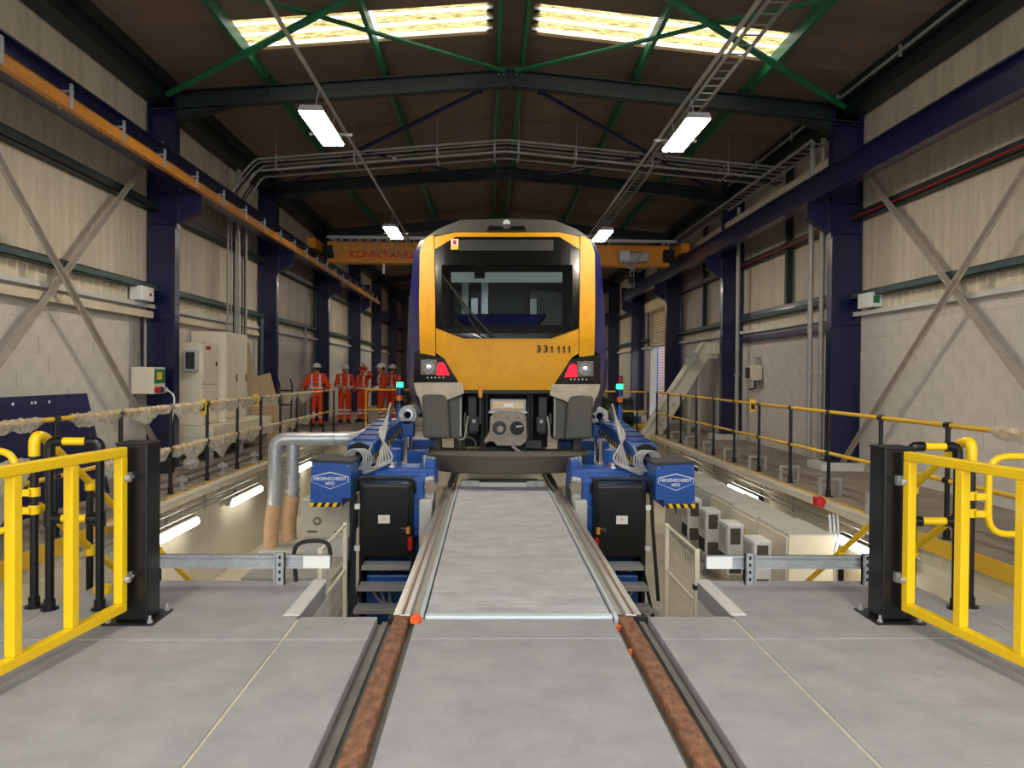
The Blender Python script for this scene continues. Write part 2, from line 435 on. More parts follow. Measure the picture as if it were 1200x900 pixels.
# roof ---------------------------------------------------------
RA, RE = 7.0, 6.44             # sheet underside at ridge and eaves
ceil = bpy.data.objects.new('ceiling', None); COL.objects.link(ceil); ceil['kind'] = 'structure'; ORG['ceiling'] = Vector((0, 0, 0))
def rz(x): return RA-(RA-RE)*abs(x-XC)/(XR-XC)
def sheet(x0, x1, L=1.02):
    m = MB(); y0, y1 = .002, L-.002
    return m.add([(x0, y0, rz(x0)), (x1, y0, rz(x1)), (x1, y1, rz(x1)), (x0, y1, rz(x0)), (x0, y0, rz(x0)+.05), (x1, y0, rz(x1)+.05), (x1, y1, rz(x1)+.05), (x0, y1, rz(x0)+.05)],
                 [(0, 3, 2, 1), (4, 5, 6, 7), (0, 1, 5, 4), (1, 2, 6, 5), (2, 3, 7, 6), (3, 0, 4, 7)])
full = [sheet(XL-.25, XC).mesh('roof_sheet', 'roof_sheet'), sheet(XC, XR+.25).mesh('roof_sheet', 'roof_sheet')]
part = [sheet(XL-.25, XC-4.15).mesh('roof_sheet', 'roof_sheet'), sheet(XC-.3, XC).mesh('roof_sheet', 'roof_sheet'), sheet(XC, XC+.3).mesh('roof_sheet', 'roof_sheet'), sheet(XC+4.15, XR+.25).mesh('roof_sheet', 'roof_sheet')]
for i in range(51):
    y = Y0+i*1.02
    for me in (part if i == 13 else full): put('roof_sheet', me, ceil, (0, y, (i % 2)*.008))
MB().add([(XC-.4, Y0, RA+.02), (XC, Y0, RA+.1), (XC+.4, Y0, RA+.02), (XC-.4, Y1, RA+.02), (XC, Y1, RA+.1), (XC+.4, Y1, RA+.02)], [(0, 1, 4, 3), (1, 2, 5, 4)]).build('ridge_cap', 'roof_sheet', ceil)
ysk = Y0+13*1.02
for s in (-1, 1):
    m = MB(); n = 42; L = 1.02
    xs = [XC+s*.3, XC+s*2.15, XC+s*4.15]
    xs = [XC+s*.3, XC+s*2.06, XC+s*2.24, XC+s*4.15]
    for a in (0, 1, 2):
        rows = []
        for i in range(n+1):
            dz = .022*math.cos(2*math.pi*i/n*3); y = ysk+L*i/n
            rows.append(((xs[a], y, rz(xs[a])+.03+dz), (xs[a+1], y, rz(xs[a+1])+.03+dz)))
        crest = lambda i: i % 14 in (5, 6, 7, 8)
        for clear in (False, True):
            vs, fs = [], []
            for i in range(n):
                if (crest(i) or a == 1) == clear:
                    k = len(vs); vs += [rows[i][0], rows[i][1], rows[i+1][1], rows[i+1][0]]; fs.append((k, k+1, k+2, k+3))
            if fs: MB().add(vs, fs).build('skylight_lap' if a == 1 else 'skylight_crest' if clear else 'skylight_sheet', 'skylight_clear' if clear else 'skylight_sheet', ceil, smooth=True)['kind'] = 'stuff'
# outside ------------------------------------------------------
struct('ground_outside', MB().box(-40, 40, -40, Y0, -.3, -.02).box(XR+.25, 40, Y0, 60, -.3, -.02), 'tarmac')

# ================================================================ steel frame
for k, dx in enumerate((-.17, .17, -2.1, 2.1, -4.05, 4.05, -5.62, 5.62)):
    x = XC+dx; zt = rz(x)-.005; s = 1 if dx > 0 else -1
    m = MB().box(x-.006, x+.006, Y0, Y1, zt-.2, zt).box(x, x+s*.06, Y0, Y1, zt-.012, zt).box(x, x+s*.06, Y0, Y1, zt-.2, zt-.188)
    where = ('beside the ridge, left of the two ridge purlins', 'beside the ridge, right of the two ridge purlins', 'first out from the ridge on the left slope', 'first out from the ridge on the right slope',
             'second out from the ridge on the left slope', 'second out from the ridge on the right slope', 'at the left eaves', 'at the right eaves')[k]
    p = thing('roof_purlin', 'green steel roof purlin '+where, 'purlin', (x, Y0, zt), 'green roof purlins')
    m.build('channel', 'green' if abs(dx) < 5 else 'dark_green', p)
    for yf in FR:
        MB().box(x-s*.012, x-s*.006, yf-.05, yf+.05, zt-.32, zt-.05).build('cleat', 'dark_green', p)
ordn = ('behind the roof skylights', 'above the galvanised cross cable tray', 'above the orange overhead crane', 'beyond the orange overhead crane', 'far down the hall', 'farthest down the hall')
for i, yf in enumerate(FR):
    p = thing('roof_rafter', 'dark green steel roof rafter %s' % ordn[i], 'rafter', (XC, yf, 6.4), 'dark green portal rafters')
    za, ze = 6.60, 6.08
    for s, xe in ((-1, XL+.05), (1, XR-.05)):
        MB().ibeam((XC, yf, za), (xe, yf, ze), .29, .17, .022, .014).build('rafter_beam', 'dark_green', p)
        xh = xe-s*1.35
        zz = lambda x: za+(ze-za)*(x-XC)/(xe-XC)-.145
        MB().prism([(xe-s*.4, zz(xe-s*.4)), (xh, zz(xh)), (xe-s*.4, zz(xe)-.17)], yf-.012, yf+.012).add([(xe-s*.4, yf-.085, zz(xe)-.17), (xh, yf-.085, zz(xh)), (xh, yf+.085, zz(xh)), (xe-s*.4, yf+.085, zz(xe)-.17)], [(0, 1, 2, 3)]).build('haunch', 'dark_green', p)
    MB().box(XC-.015, XC+.015, yf-.085, yf+.085, za-.2, za+.14).build('apex_plate', 'dark_green', p)
    for dx in (-.12, -.07, .07, .12): MB().cyl((XC+dx*1.6, yf-.03, za+.06), (XC+dx*1.6, yf-.012, za+.06), .012, 8).build('bolt', 'galv', p)
    MB().box(XC-.35, XC+.35, yf-.06, yf-.02, za+.13, za+.17).build('gusset', 'green', p)
lblL = ('navy steel column by the left wall with a grey control box beside it', 'navy steel column by the left wall beside the tall cream cabinets', 'navy steel column by the left wall behind the worker seen from the back', 'navy steel column by the left wall behind the group of workers')
lblR = ('navy steel column by the right wall on a white plinth beside the crossed braces', 'navy steel column by the right wall beside the beige conveyor head', 'navy steel column by the right wall on the near side of the roller door', 'navy steel column by the right wall on the far side of the roller door')
for i, yf in enumerate(FR):
    for s, xi, xo, lb in ((-1, -5.42, XL, lblL), (1, 5.66, XR, lblR)):
        lab = lb[i] if i < 4 else 'navy steel column in the dark far end of the hall on the %s' % ('left' if s < 0 else 'right')
        p = thing('steel_column', lab, 'column', ((xi+xo)/2, yf, 0), 'navy portal columns')
        xm = (xi+xo)/2; dep = abs(xo-xi)
        MB().ibeam((xm, yf, .16 if s > 0 else .02), (xm, yf, 6.2), dep, .2, .022, .014, up=(1, 0, 0)).build('shaft', 'navy', p)
        MB().box(xi-s*.06, xo, yf-.16, yf+.16, .14 if s > 0 else 0, .16 if s > 0 else .02).build('base_plate', 'navy', p)
        if s > 0: MB().box(xi-.22, xo, yf-.3, yf+.3, 0, .14).build('concrete_plinth', 'plinth', p, bevel=.01)
        br = MB().box(xi, xi-s*.4, yf-.012, yf+.012, 4.3, 4.58).box(xi, xi-s*.42, yf-.09, yf+.09, 4.575, 4.6)
        br.prism([(xi, 4.06), (xi, 4.3), (xi-s*.4, 4.3)], yf-.012, yf+.012).beam((xi, yf, 4.06), (xi-s*.4, yf, 4.3), .18, .02)
        br.box(xi-s*.005, xi-s*.02, yf-.09, yf+.09, 3.98, 4.6)
        br.build('crane_bracket', 'navy', p)
        st = MB()
        for zz in (4.58, 4.06, 2.5, 5.9): st.box(xi, xo, yf-.095, yf+.095, zz-.008, zz+.008)
        st.build('stiffener', 'navy', p)
for s, x in ((-1, XL+.02), (1, XR-.02)):
    p = thing('eaves_beam', 'dark green box beam and gutter along the %s eaves' % ('left' if s < 0 else 'right'), 'beam', (x, Y0, 5.75))
    MB().box(x, x-s*.3, Y0, Y1, 6.05, 6.38).box(x, x-s*.36, Y0, Y1, 6.34, 6.38).build('beam', 'dark_green', p)
    if s > 0: 
        MB().cyl((x-.42, Y0, 6.33), (x-.42, 19, 6.33), .025, 8).build('conduit', 'galv_dull', p, True)
        q = MB()
        for y in range(-1, 19, 2): q.box(x-.44, x-.40, y, y+.04, 6.25, 6.42)
        q.build('clip', 'galv', p)
for s, X, nm in ((-1, XL, 'left'), (1, XR, 'right')):
    for z0, z1, w_ in ((2.93, 3.04, 'lower'), (4.27, 4.41, 'upper')):
        if s > 0 and z0 < 4:
            runs = [(Y0, DY0), (DY1, Y1)]
        else: runs = [(Y0, Y1)]
        m = MB()
        for a, c in runs: m.box(X, X-s*.14, a, c, z0, z0+.012).box(X-s*.128, X-s*.14, a, c, z0, z1).box(X, X-s*.14, a, c, z1-.012, z1)
        p = thing('wall_rail', '%s dark green horizontal sheeting rail on the %s wall' % (w_, nm), 'wall rail', (X, Y0, z0), 'green sheeting rails')
        m.build('channel', 'girt_green' if z0 < 4 else 'dark_green', p)
        if s > 0 and z0 > 4: MB().tube([(X-.15, y, z0+.05+.01*math.sin(y)) for y in range(-2, 26)], .012, 6).build('red_cable', 'red', p, True)
for yy in (16.0, 22.3, 28.4):      # vertical wall posts on the right wall
    wt = {16.0: 'in the bay with the fuse box', 22.3: 'above the beige conveyor head', 28.4: 'above the roller door'}[yy]
    one('wall_post', MB().box(XR-.14, XR-.02, yy-.06, yy+.06, 3.05 if yy != 28.4 else 4.2, 6.0), 'dark_green', 'dark green vertical sheeting post on the right wall '+wt, 'wall post', 'sheeting posts on the right wall')
# runway beams, conductor rail --------------------------------
for s, x in ((-1, -5.2), (1, 5.4)):
    nm = 'left' if s < 0 else 'right'
    p = thing('crane_runway_beam', 'navy crane runway beam along the %s wall%s' % (nm, ' above the orange conductor rail' if s < 0 else ''), 'beam', (x, Y0, 4.6))
    MB().ibeam((x, Y0, 4.81), (x, 31.7, 4.81), .42, .2, .022, .014).build('beam', 'navy', p)
    MB().box(x-.03, x+.03, Y0, 31.5, 5.02, 5.06).build('crane_rail', 'galv_dull', p)
    MB().box(x-.11, x+.11, 31.7, 31.73, 4.58, 5.2).build('end_stop', 'navy', p)
p = thing('conductor_rail', 'orange conductor rail hung below the left navy runway beam', 'conductor rail', (-4.98, Y0, 4.62))
MB().prism([(-5.03, 4.56), (-4.95, 4.56), (-4.93, 4.6), (-4.93, 4.67), (-4.96, 4.71), (-5.02, 4.71), (-5.05, 4.67), (-5.05, 4.6)], Y0, 33.5).build('rail', 'conductor_orange', p)
y = 7.6
k = 0
while y < 33:
    MB().box(-5.3, -4.9, y, y+.03, 4.73, 4.76).box(-4.93, -4.91, y-.01, y+.04, 4.56, 4.83).box(-5.06, -5.04, y-.01, y+.04, 4.56, 4.76).build('hanger', 'galv', p)
    y += 1.25
# wall braces ---------------------------------------------------
for s, X in ((-1, XL+.2), (1, XR-.2)):
    nm = 'left' if s < 0 else 'right'
    one('wall_brace', MB().beam((X, FR[0]-.12, 5.35), (X, 6.95, .03), .11, .014, (1, 0, 0)).beam((X-s*.04, FR[0]-.12, 5.40), (X-s*.04, 6.95, .08), .014, .09, (1, 0, 0)), 'brace_grey', 'grey steel wall brace on the %s wall rising toward the navy column top' % nm, 'brace', 'crossed wall braces')
    one('wall_brace', MB().beam((X-s*.1, FR[0]-.12, .1), (X-s*.1, 6.95, 5.35), .075, .014, (1, 0, 0)).beam((X-s*.13, FR[0]-.12, .13), (X-s*.13, 6.95, 5.38), .014, .05, (1, 0, 0)), 'brace_grey', 'thin grey steel wall brace on the %s wall running down to the navy column foot' % nm, 'brace', 'crossed wall braces')
# roof braces ---------------------------------------------------
for s in (-1, 1):
    nm = 'left' if s < 0 else 'right'
    e = XL+.35 if s < 0 else XR-.35
    m1 = MB().cyl((e, FR[0]-.1, 6.2), ((e+XC)/2, 10.75, 6.47), .055, 10).cyl(((e+XC)/2, 10.75, 6.47), (XC, 8.45, 6.72), .055, 10)
    one('roof_brace', m1, 'green', 'green tubular roof brace on the %s slope from the column head past the skylight' % nm, 'roof brace', smooth=True)
    one('roof_brace', MB().beam((XC+s*.1, FR[0]-.1, 6.69), ((e+XC)/2, 10.75, 6.55), .09, .03).beam(((e+XC)/2, 10.75, 6.55), (e, 8.45, 6.3), .09, .03), 'green', 'flat green roof brace on the %s slope running from the ridge across the skylight' % nm, 'roof brace')
    for a, c, t in ((0, 1, 'behind the first rafter'), (2, 3, 'above the crane')):
        one('roof_tie', MB().cyl((XC+s*.5, FR[a]+.1, 6.42), (e, FR[c]-.1, 6.0), .045, 8), 'navy', 'thin navy diagonal roof tie %s on the %s slope' % (t, nm), 'roof tie', smooth=True)
        one('roof_tie', MB().cyl((XC+s*.5, FR[c]-.1, 6.42), (XC+s*2.9, (FR[a]+FR[c])/2, 6.2), .04, 8), 'navy', 'short navy roof tie %s crossing toward the ridge on the %s slope' % (t, nm), 'roof tie', smooth=True)
# cross cable tray ----------------------------------------------
p = thing('cable_tray', 'galvanised cable tray arching across the hall below the roof', 'cable tray', (XC, 16.3, 6.4))
for dy, dz, rr, mt in ((-.26, 0, .024, 'galv_dull'), (-.1, -.02, .012, 'grey_cable'), (.05, -.02, .014, 'black_matt'), (.24, 0, .024, 'galv_dull'), (-.26, -.24, .024, 'galv_dull'), (-.05, -.25, .014, 'black_matt'), (.1, -.25, .012, 'train_grey_dark'), (.24, -.24, .024, 'galv_dull')):
    zt = 6.47+dz; xw = XL+.3-dz*.9
    pts = rounded([(xw, 16.3+dy, .7), (xw, 16.3+dy, 5.35+dz*.5), (XL+.85, 16.3+dy, 5.98+dz), (XC, 16.3+dy, zt), (XR-.15, 16.3+dy, 5.98+dz)], .12)
    MB().tube(pts, rr, 6).build('tray_rail' if mt == 'galv_dull' else 'tray_cable', mt, p, True)
for x in (-4.6, -3, -1.3, -.1, .4, 1.6, 3.2, 4.8):
    zz = 6.42-.47*abs(x-XC)/6.1
    MB().box(x-.02, x+.02, 16.0, 16.62, zz-.02, zz+.01).box(x-.02, x+.02, 16.0, 16.62, zz-.25, zz-.22).box(x-.015, x+.015, 16.0, 16.03, zz-.25, zz).cyl((x, 16.0, zz-.05), (x, 16.0, rz(x)), .006, 6).build('hanger', 'galv', p)
# ladder trays running down the hall -----------------------------
for x, zt, ya, yb, lab in ((3.25, 6.1, -1.5, 30, 'long galvanised ladder tray running down the hall above the right lamps'), (XR-.55, 5.75, 13.4, 31, 'galvanised ladder tray running along the right eaves behind the runway beam')):
    p = thing('ladder_tray', lab, 'cable tray', (x, ya, zt), 'galvanised ladder trays')
    hw = .12 if x < 4 else .16
    for dx in (-hw, hw): MB().box(x+dx-.01, x+dx+.01, ya, yb, zt-.03, zt+.03).build('side_rail', 'galv_dull', p)
    rung = MB().box(-hw, hw, -.012, .012, -.008, .008).mesh('rung', 'galv_dull')
    y = ya+.2
    while y < yb: put('rung', rung, p, (x, y, zt)); y += .3
# high bay lamps --------------------------------------------------
def high_bay(x, y, z, lab):
    p = thing('high_bay_lamp', lab, 'lamp', (x, y, z), 'white high bay lamps')
    MB().prism([(x-.16, z), (x+.16, z), (x+.13, z+.07), (x-.13, z+.07)], y-.72, y+.72).build('housing', 'galv_dull', p)
    for k in (-1, 0, 1): MB().box(x+k*.1-.047, x+k*.1+.047, y-.69, y+.69, z-.025, z+.002).build('diffuser', 'lamp_white', p, bevel=.012)
    for dy in (-.5, .5): MB().cyl((x, y+dy, z+.07), (x+(.06 if x < 0 else -.06), y+dy, 5.21), .006, 5).build('suspension_wire', 'galv', p)
    MB().box(x-.3, x+.3, y+.5, y+.54, z+.07, z+.1).build('cross_bar', 'galv_dull', p)
for x, nm in ((-2.43, 'left'), (2.45, 'right')):
    for y, t in ((2.2, 'row, the one above the yellow gate'), (10.4, 'row, in front of the galvanised cross tray'), (18.0, 'row, just before the orange crane'), (28.5, 'row, beyond the orange crane'), (37, 'row, at the far end of the hall')):
        high_bay(x, y, 4.86, 'white high bay lamp in the %s %s' % (nm, t))
    for ya, yb, t in ((-1.5, 22.2, 'up to the crane'), (23.5, 38, 'beyond the crane')):
        one('lamp_conduit', MB().cyl((x+(.06 if x < 0 else -.06), ya, 5.22), (x+(.06 if x < 0 else -.06), yb, 5.22), .025, 8), 'galv_dull', 'thin grey conduit above the %s row of lamps %s' % (nm, t), 'conduit', smooth=True)
# ================================================================ foreground
TC = .02                       # track centre
for s in (-1, 1):
    x = s*.742; nm = 'left' if s < 0 else 'right'
    p = thing('running_rail', 'rusty embedded running rail in the floor groove, %s of the track' % nm, 'rail', (x, Y0, -.055), 'rusty rails in the floor')
    prof = [(x-.056, -.055), (x-.054, -.03), (x-.05, -.012), (x-.042, -.002), (x-.03, 0), (x-.01, .001), (x+.012, 0), (x+.03, 0), (x+.042, -.003), (x+.05, -.012), (x+.054, -.03), (x+.056, -.055)]
    m = MB(); n = 160; k = len(prof); R2 = random.Random(3+s)
    ys = [Y0+(5.06-Y0)*i/n for i in range(n+1)]
    vs = []
    for y in ys: vs += [(u+R2.uniform(-.003, .003), y, v+(R2.uniform(-.003, .002) if v > -.05 else 0)) for u, v in prof]
    fs = [(i*k+j, (i+1)*k+j, (i+1)*k+j+1, i*k+j+1) for i in range(n) for j in range(k-1)]
    fs += [tuple(range(k)), tuple(n*k+j for j in range(k-1, -1, -1))]
    m.add(vs, fs).build('rail_head', 'rust', p)
    q = MB().box(x+s*.085, x+s*.12, Y0, 5.03, -.055, -.03)
    q.build('infill_strip', 'groove', p)
one('plastic_scrap', MB().prism([(-.668, 4.9), (-.62, 4.885), (-.60, 4.93), (-.615, 4.985), (-.655, 4.99), (-.675, 4.95)], .001, .03, 'z').prism([(-.66, 4.93), (-.63, 4.92), (-.61, 4.96), (-.65, 4.985)], .03, .045, 'z'), 'orange_plastic', 'scrap of orange plastic beside the rusty rail end', 'scrap')
for i, (x, y, r) in enumerate(((.672, 4.93, .018), (.67, 4.5, .013))):
    R2 = random.Random(i)
    one('rust_flake', MB().prism([(x+r*math.cos(a)*R2.uniform(.7, 1.4), y+r*1.6*math.sin(a)*R2.uniform(.7, 1.3)) for a in (k*math.pi/4 for k in range(8))], -.05, -.025, 'z'), 'orange_plastic', ('small orange flake lying at the right rail end by the track plate', 'tiny orange flake lying halfway along the right floor groove')[i], 'scrap')
# track bridge plate ---------------------------------------------
p = thing('track_bridge_plate', 'worn grey steel deck plate bridging the pit between the rails', 'deck plate', (TC+.01, 5.02, 0))
x0, x1 = TC-.605, TC+.625
edges = [5.06, 5.27, 5.45, 5.63, 6.2, 6.8, 7.4, 8.0, 8.6, 9.2, 9.8, 10.4, 10.86]
for i in range(len(edges)-1): MB().box(x0, x1, edges[i]+.004, edges[i+1]-.004 if i > 2 else edges[i+1]-.012, -.03, .0).build('deck_panel', 'plate', p)
MB().prism([(4.995, -.05), (5.06, -.05), (5.06, .004), (5.05, .02), (5.0, .016)], x0, x1, 'x').box(x0, x1, 5.05, 10.86, -.12, -.032).build('front_lip', 'plate_edge', p, bevel=.004)
MB().box(x0+.1, x1-.1, 10.87, 11.3, -.05, .06).build('locking_beam', 'cabinet_grey', p, bevel=.01)
for sx in (x0+.15, x1-.15): MB().box(sx-.13, sx+.13, 10.84, 10.95, .0, .09).cyl((sx, 10.83, .05), (sx, 10.97, .05), .03).build('clamp_block', 'galv_dull', p, bevel=.01)
for s in (-1, 1):
    c = TC+s*.0; X = lambda a: TC+s*a+.01
    nm = 'left' if s < 0 else 'right'
    p = thing('machine_rail', 'bright steel retractable rail over the pit on the %s of the deck plate' % nm, 'rail', (X(.72), 5.1, -.1), 'bright rails over the pit')
    MB().box(X(.625), X(.66), 5.03, 10.95, -.1, -.002).box(X(.625), X(.635), 5.03, 10.95, -.1, .03).build('inner_flange', 'plate_edge', p, bevel=.003)
    MB().box(X(.66), X(.715), 5.08, 10.95, -.1, -.028).build('flangeway', 'galv_dull', p)
    MB().box(X(.715), X(.79), 5.08, 11.1, -.1, .004).build('rail_head', 'steel', p, bevel=.008)
    MB().box(X(.755), X(.775), 5.08, 11.1, .0, .0055).build('running_band', 'rust_line', p)
    MB().box(X(.79), X(.84), 5.08, 10.95, -.1, -.03).build('outer_flange', 'steel', p)
    MB().box(X(.65), X(.83), 5.1, 11, -.32, -.1).build('support_beam', 'machine_blue', p)
    for y in (6.6, 8.2, 9.8): MB().box(X(.69), X(.80), y, y+.15, PZ, -.32).build('support_leg', 'machine_blue', p)
    MB().box(X(.6), X(.86), 5.06, 5.11, -.1, -.01).build('end_bracket', 'black_matt', p)

# gates ------------------------------------------------------------
for s in (-1, 1):
    nm = 'left' if s < 0 else 'right'
    px = -2.435 if s < 0 else 2.5; py = 5.02
    p = thing('gate_post', 'square black steel gate post bolted to the floor, %s of the track' % nm, 'post', (px, py, 0), 'black gate posts')
    MB().box(px-.1, px+.1, py-.1, py+.1, .012, 1.13).build('tube', 'black', p, bevel=.012)
    MB().box(px-.103, px+.103, py-.103, py+.103, 1.128, 1.145).build('cap', 'black_matt', p, bevel=.006)
    MB().box(px-.16, px+.16, py-.16, py+.16, 0, .012).build('base_plate', 'black', p)
    for dx in (-.13, .13):
        for dy in (-.13, .13):
            MB().cyl((px+dx, py+dy, .012), (px+dx, py+dy, .028), .018, 6).cyl((px+dx, py+dy, .028), (px+dx, py+dy, .055), .009, 8).build('anchor_bolt', 'galv', p)
    gx, gy = (-2.46, 4.83) if s < 0 else (2.52, 4.83)
    d = Vector((s*.125, -1, 0)).normalized(); t = .058
    p = thing('swing_gate', 'yellow steel swing gate standing open on the %s black post' % nm, 'gate', (gx, gy, .1), 'yellow swing gates')
    A = Vector((gx, gy, 0)); Lg = 1.33
    def P(a, z): return A+d*a+Vector((0, 0, z))
    MB().beam(P(-t/2, 1.095), P(Lg+t/2, 1.095), t, t).build('top_rail', 'yellow', p, bevel=.007)
    MB().beam(P(-t/2, .125), P(Lg+t/2, .125), t, t).build('bottom_rail', 'yellow', p, bevel=.007)
    for a in (0, .46, .9, 1.33): MB().beam(P(a, .154), P(a, 1.066), t*.98, t*1.02, tuple(d)).build('upright', 'yellow', p, bevel=.006)
    for z in (.30, .93):
        MB().cyl(P(0, z)-Vector((s*.035, 0, 0)), P(0, z)+Vector((0, .115, 0))-Vector((s*.035, 0, 0)), .011, 10).cyl(P(0, z)-Vector((s*.06, .0, 0)), P(0, z)-Vector((s*.029, 0, 0)), .02, 6).box(gx-.05, gx+.03, 4.88, 4.92, z-.03, z+.03).build('hinge', 'galv', p, smooth=True)
# guard frames, stair hand rails, hoop gates ------------------------
def tube_part(p, pts, r, m, nm, n=12): return MB().tube(pts, r, n).build(nm, m, p, smooth=True)
for s in (-1, 1):
    nm = 'left' if s < 0 else 'right'
    off = .0 if s < 0 else -.04
    xA, xB, xC = s*3.23+off, s*3.1+off, s*2.77+off
    p = thing('guard_frame', 'black and yellow tubular guard frame behind the %s yellow gate' % nm, 'guard rail', (xB, 5.2, 0), 'tubular guard frames')
    r = .027
    for x in (xB, xC):
        MB().cyl((x, 5.2, .0), (x, 5.2, 1.08), r, 14).build('post', 'black', p, True)
        MB().cyl((x, 5.2, 0), (x, 5.2, .012), .055, 14).cyl((x, 5.2, .0), (x, 5.2, .07), .036, 14).build('base_flange', 'black', p, True)
        MB().cyl((x, 5.2, .56), (x, 5.2, .66), .037, 14).build('tee_clamp', 'black', p, True)
        xm = x+(-s*.09 if abs(x) > 2.9 else s*.09)
        tube_part(p, rounded([(x, 5.2, 1.02), (x, 5.2, 1.125), (xm, 5.2, 1.125)], .07), .034, 'black', 'elbow', 14)
        MB().cyl((x, 5.2, .61), (x+(xm-x)*.9, 5.2, .61), .036, 14).build('side_clamp', 'black', p, True)
    a, c = (min(xB, xC)+.08, max(xB, xC)-.08)
    MB().cyl((a, 5.2, 1.125), (c, 5.2, 1.125), r, 14).build('top_rail', 'yellow', p, True)
    MB().cyl((a-.02, 5.2, .61), (c+.02, 5.2, .61), r, 14).build('mid_rail', 'yellow', p, True)
    p = thing('stair_handrail', 'yellow sloping stair handrail with black posts going down into the pit on the %s' % nm, 'handrail', (xA, 5.25, 0), 'pit stair handrails')
    MB().cyl((xA, 5.25, 0), (xA, 5.25, 1.06), r, 14).build('post', 'black', p, True)
    MB().cyl((xA, 5.25, 0), (xA, 5.25, .012), .06, 14).cyl((xA, 5.25, 0), (xA, 5.25, .07), .036, 14).build('base_flange', 'black', p, True)
    tube_part(p, rounded([(xA, 5.25, 1.02), (xA, 5.25, 1.16), (xA, 5.38, 1.14), (xA, 5.5, 1.03)], .08), .036, 'yellow', 'elbow', 14)
    hz = lambda y: 1.1-(y-5.42)*.652
    MB().cyl((xA, 5.42, hz(5.42)), (xA, 8.3, hz(8.3)), r, 14).build('handrail', 'yellow', p, True)
    MB().cyl((xA, 5.3, hz(5.3)-.5), (xA, 8.3, hz(8.3)-.5), r, 14).build('mid_rail', 'yellow', p, True)
    for y in (5.97, 7.2, 8.25):
        MB().cyl((xA, y, PZ if y > 6 else -.5), (xA, y, hz(y)-.02), r*.95, 12).build('post', 'black', p, True)
        for dz in (0, -.5): MB().cyl((xA, y, hz(y)+dz-.06), (xA, y, hz(y)+dz+.02), .036, 12).build('clamp', 'yellow', p, True)
    p = thing('hoop_gate', 'yellow tubular hoop gate at the head of the %s pit stair' % nm, 'gate', (xA, 5.2, 0), 'yellow hoop gates')
    xo = xA+s*.85; xi = xA+s*.09
    tube_part(p, rounded([(xi+s*.4, 5.2, .52), (xo, 5.2, .52), (xo, 5.2, 1.06), (xi, 5.2, 1.06), (xi, 5.2, .52), (xi+s*.42, 5.2, .52)], .14, 7), .024, 'yellow', 'hoop', 12)
    for z in (.66, .78):
        MB().cyl((xA, 5.25, z-.03), (xA, 5.25, z+.03), .037, 14).box(min(xA, xi), max(xA, xi), 5.19, 5.23, z-.022, z+.022).build('hinge_clamp', 'yellow', p, True)
    p = thing('pit_stair', 'steel stair going down into the pit behind the %s guard frame' % nm, 'stair', (xA, 5.3, PZ))
    xs0, xs1 = (PL+.05, xA-.05) if s < 0 else (xA+.05, PR-.05)
    for k in range(7): MB().box(xs0, xs1, 5.32+k*.3, 5.62+k*.3, -.2-k*.19, -.16-k*.19).build('tread', 'galv_dull', p)
    for x in (xs0+.02, xs1-.02): MB().beam((x, 5.32, -.12), (x, 7.5, PZ+.1), .03, .2).build('stringer', 'galv_dull', p)
# low galvanised kerb rails on the slab edge -------------------------
for s, xa, xb, posts in ((-1, -2.75, -1.37, (-2.72, -1.74)), (1, 1.5, 2.78, (1.83, 2.74))):
    nm = 'left' if s < 0 else 'right'
    p = thing('kerb_rail', 'low galvanised channel rail on slotted posts at the %s slab edge' % nm, 'kerb rail', (xa, 5.88, 0), 'galvanised kerb rails')
    MB().box(xa, xb, 5.86, 5.875, .115, .215).box(xa, xb, 5.83, 5.875, .2, .215).box(xa, xb, 5.83, 5.875, .115, .13).box(xa, xb, 5.85, 5.865, .15, .18).build('channel', 'galv', p)
    for x in posts:
        MB().box(x-.035, x+.035, 5.8, 5.83, 0, .24).box(x-.035, x-.028, 5.76, 5.83, 0, .24).box(x+.028, x+.035, 5.76, 5.83, 0, .24).build('slotted_post', 'galv', p)
        for k in range(4): MB().box(x-.008, x+.008, 5.797, 5.801, .03+k*.055, .055+k*.055).build('slot', 'black_matt', p)
    e = xb-.2 if s < 0 else xa
    MB().box(e, e+.2, 5.82, 5.828, .12, .21).build('end_plate', 'white', p)
    cx = -1.62 if s < 0 else 2.83
    tube_part(p, rounded([(cx, 5.9, -.2), (cx-.05, 5.9, .3), (cx+.22, 5.9, .32), (cx+.24, 5.9, .2)], .12) if s < 0 else rounded([(cx, 5.9, .3), (cx-.06, 5.86, .1), (cx, 5.9, -.3)], .1), .016, 'black_matt', 'cable', 10)
# tape roll
tp = at(112, 690, 5.6)
one('tape_roll', MB().ring((-2.95, 5.6, 0.0), (0, 0, 1), .035, .06, .05), 'yellow', 'small roll of yellow tape lying behind the left gate', 'tape roll', smooth=True)
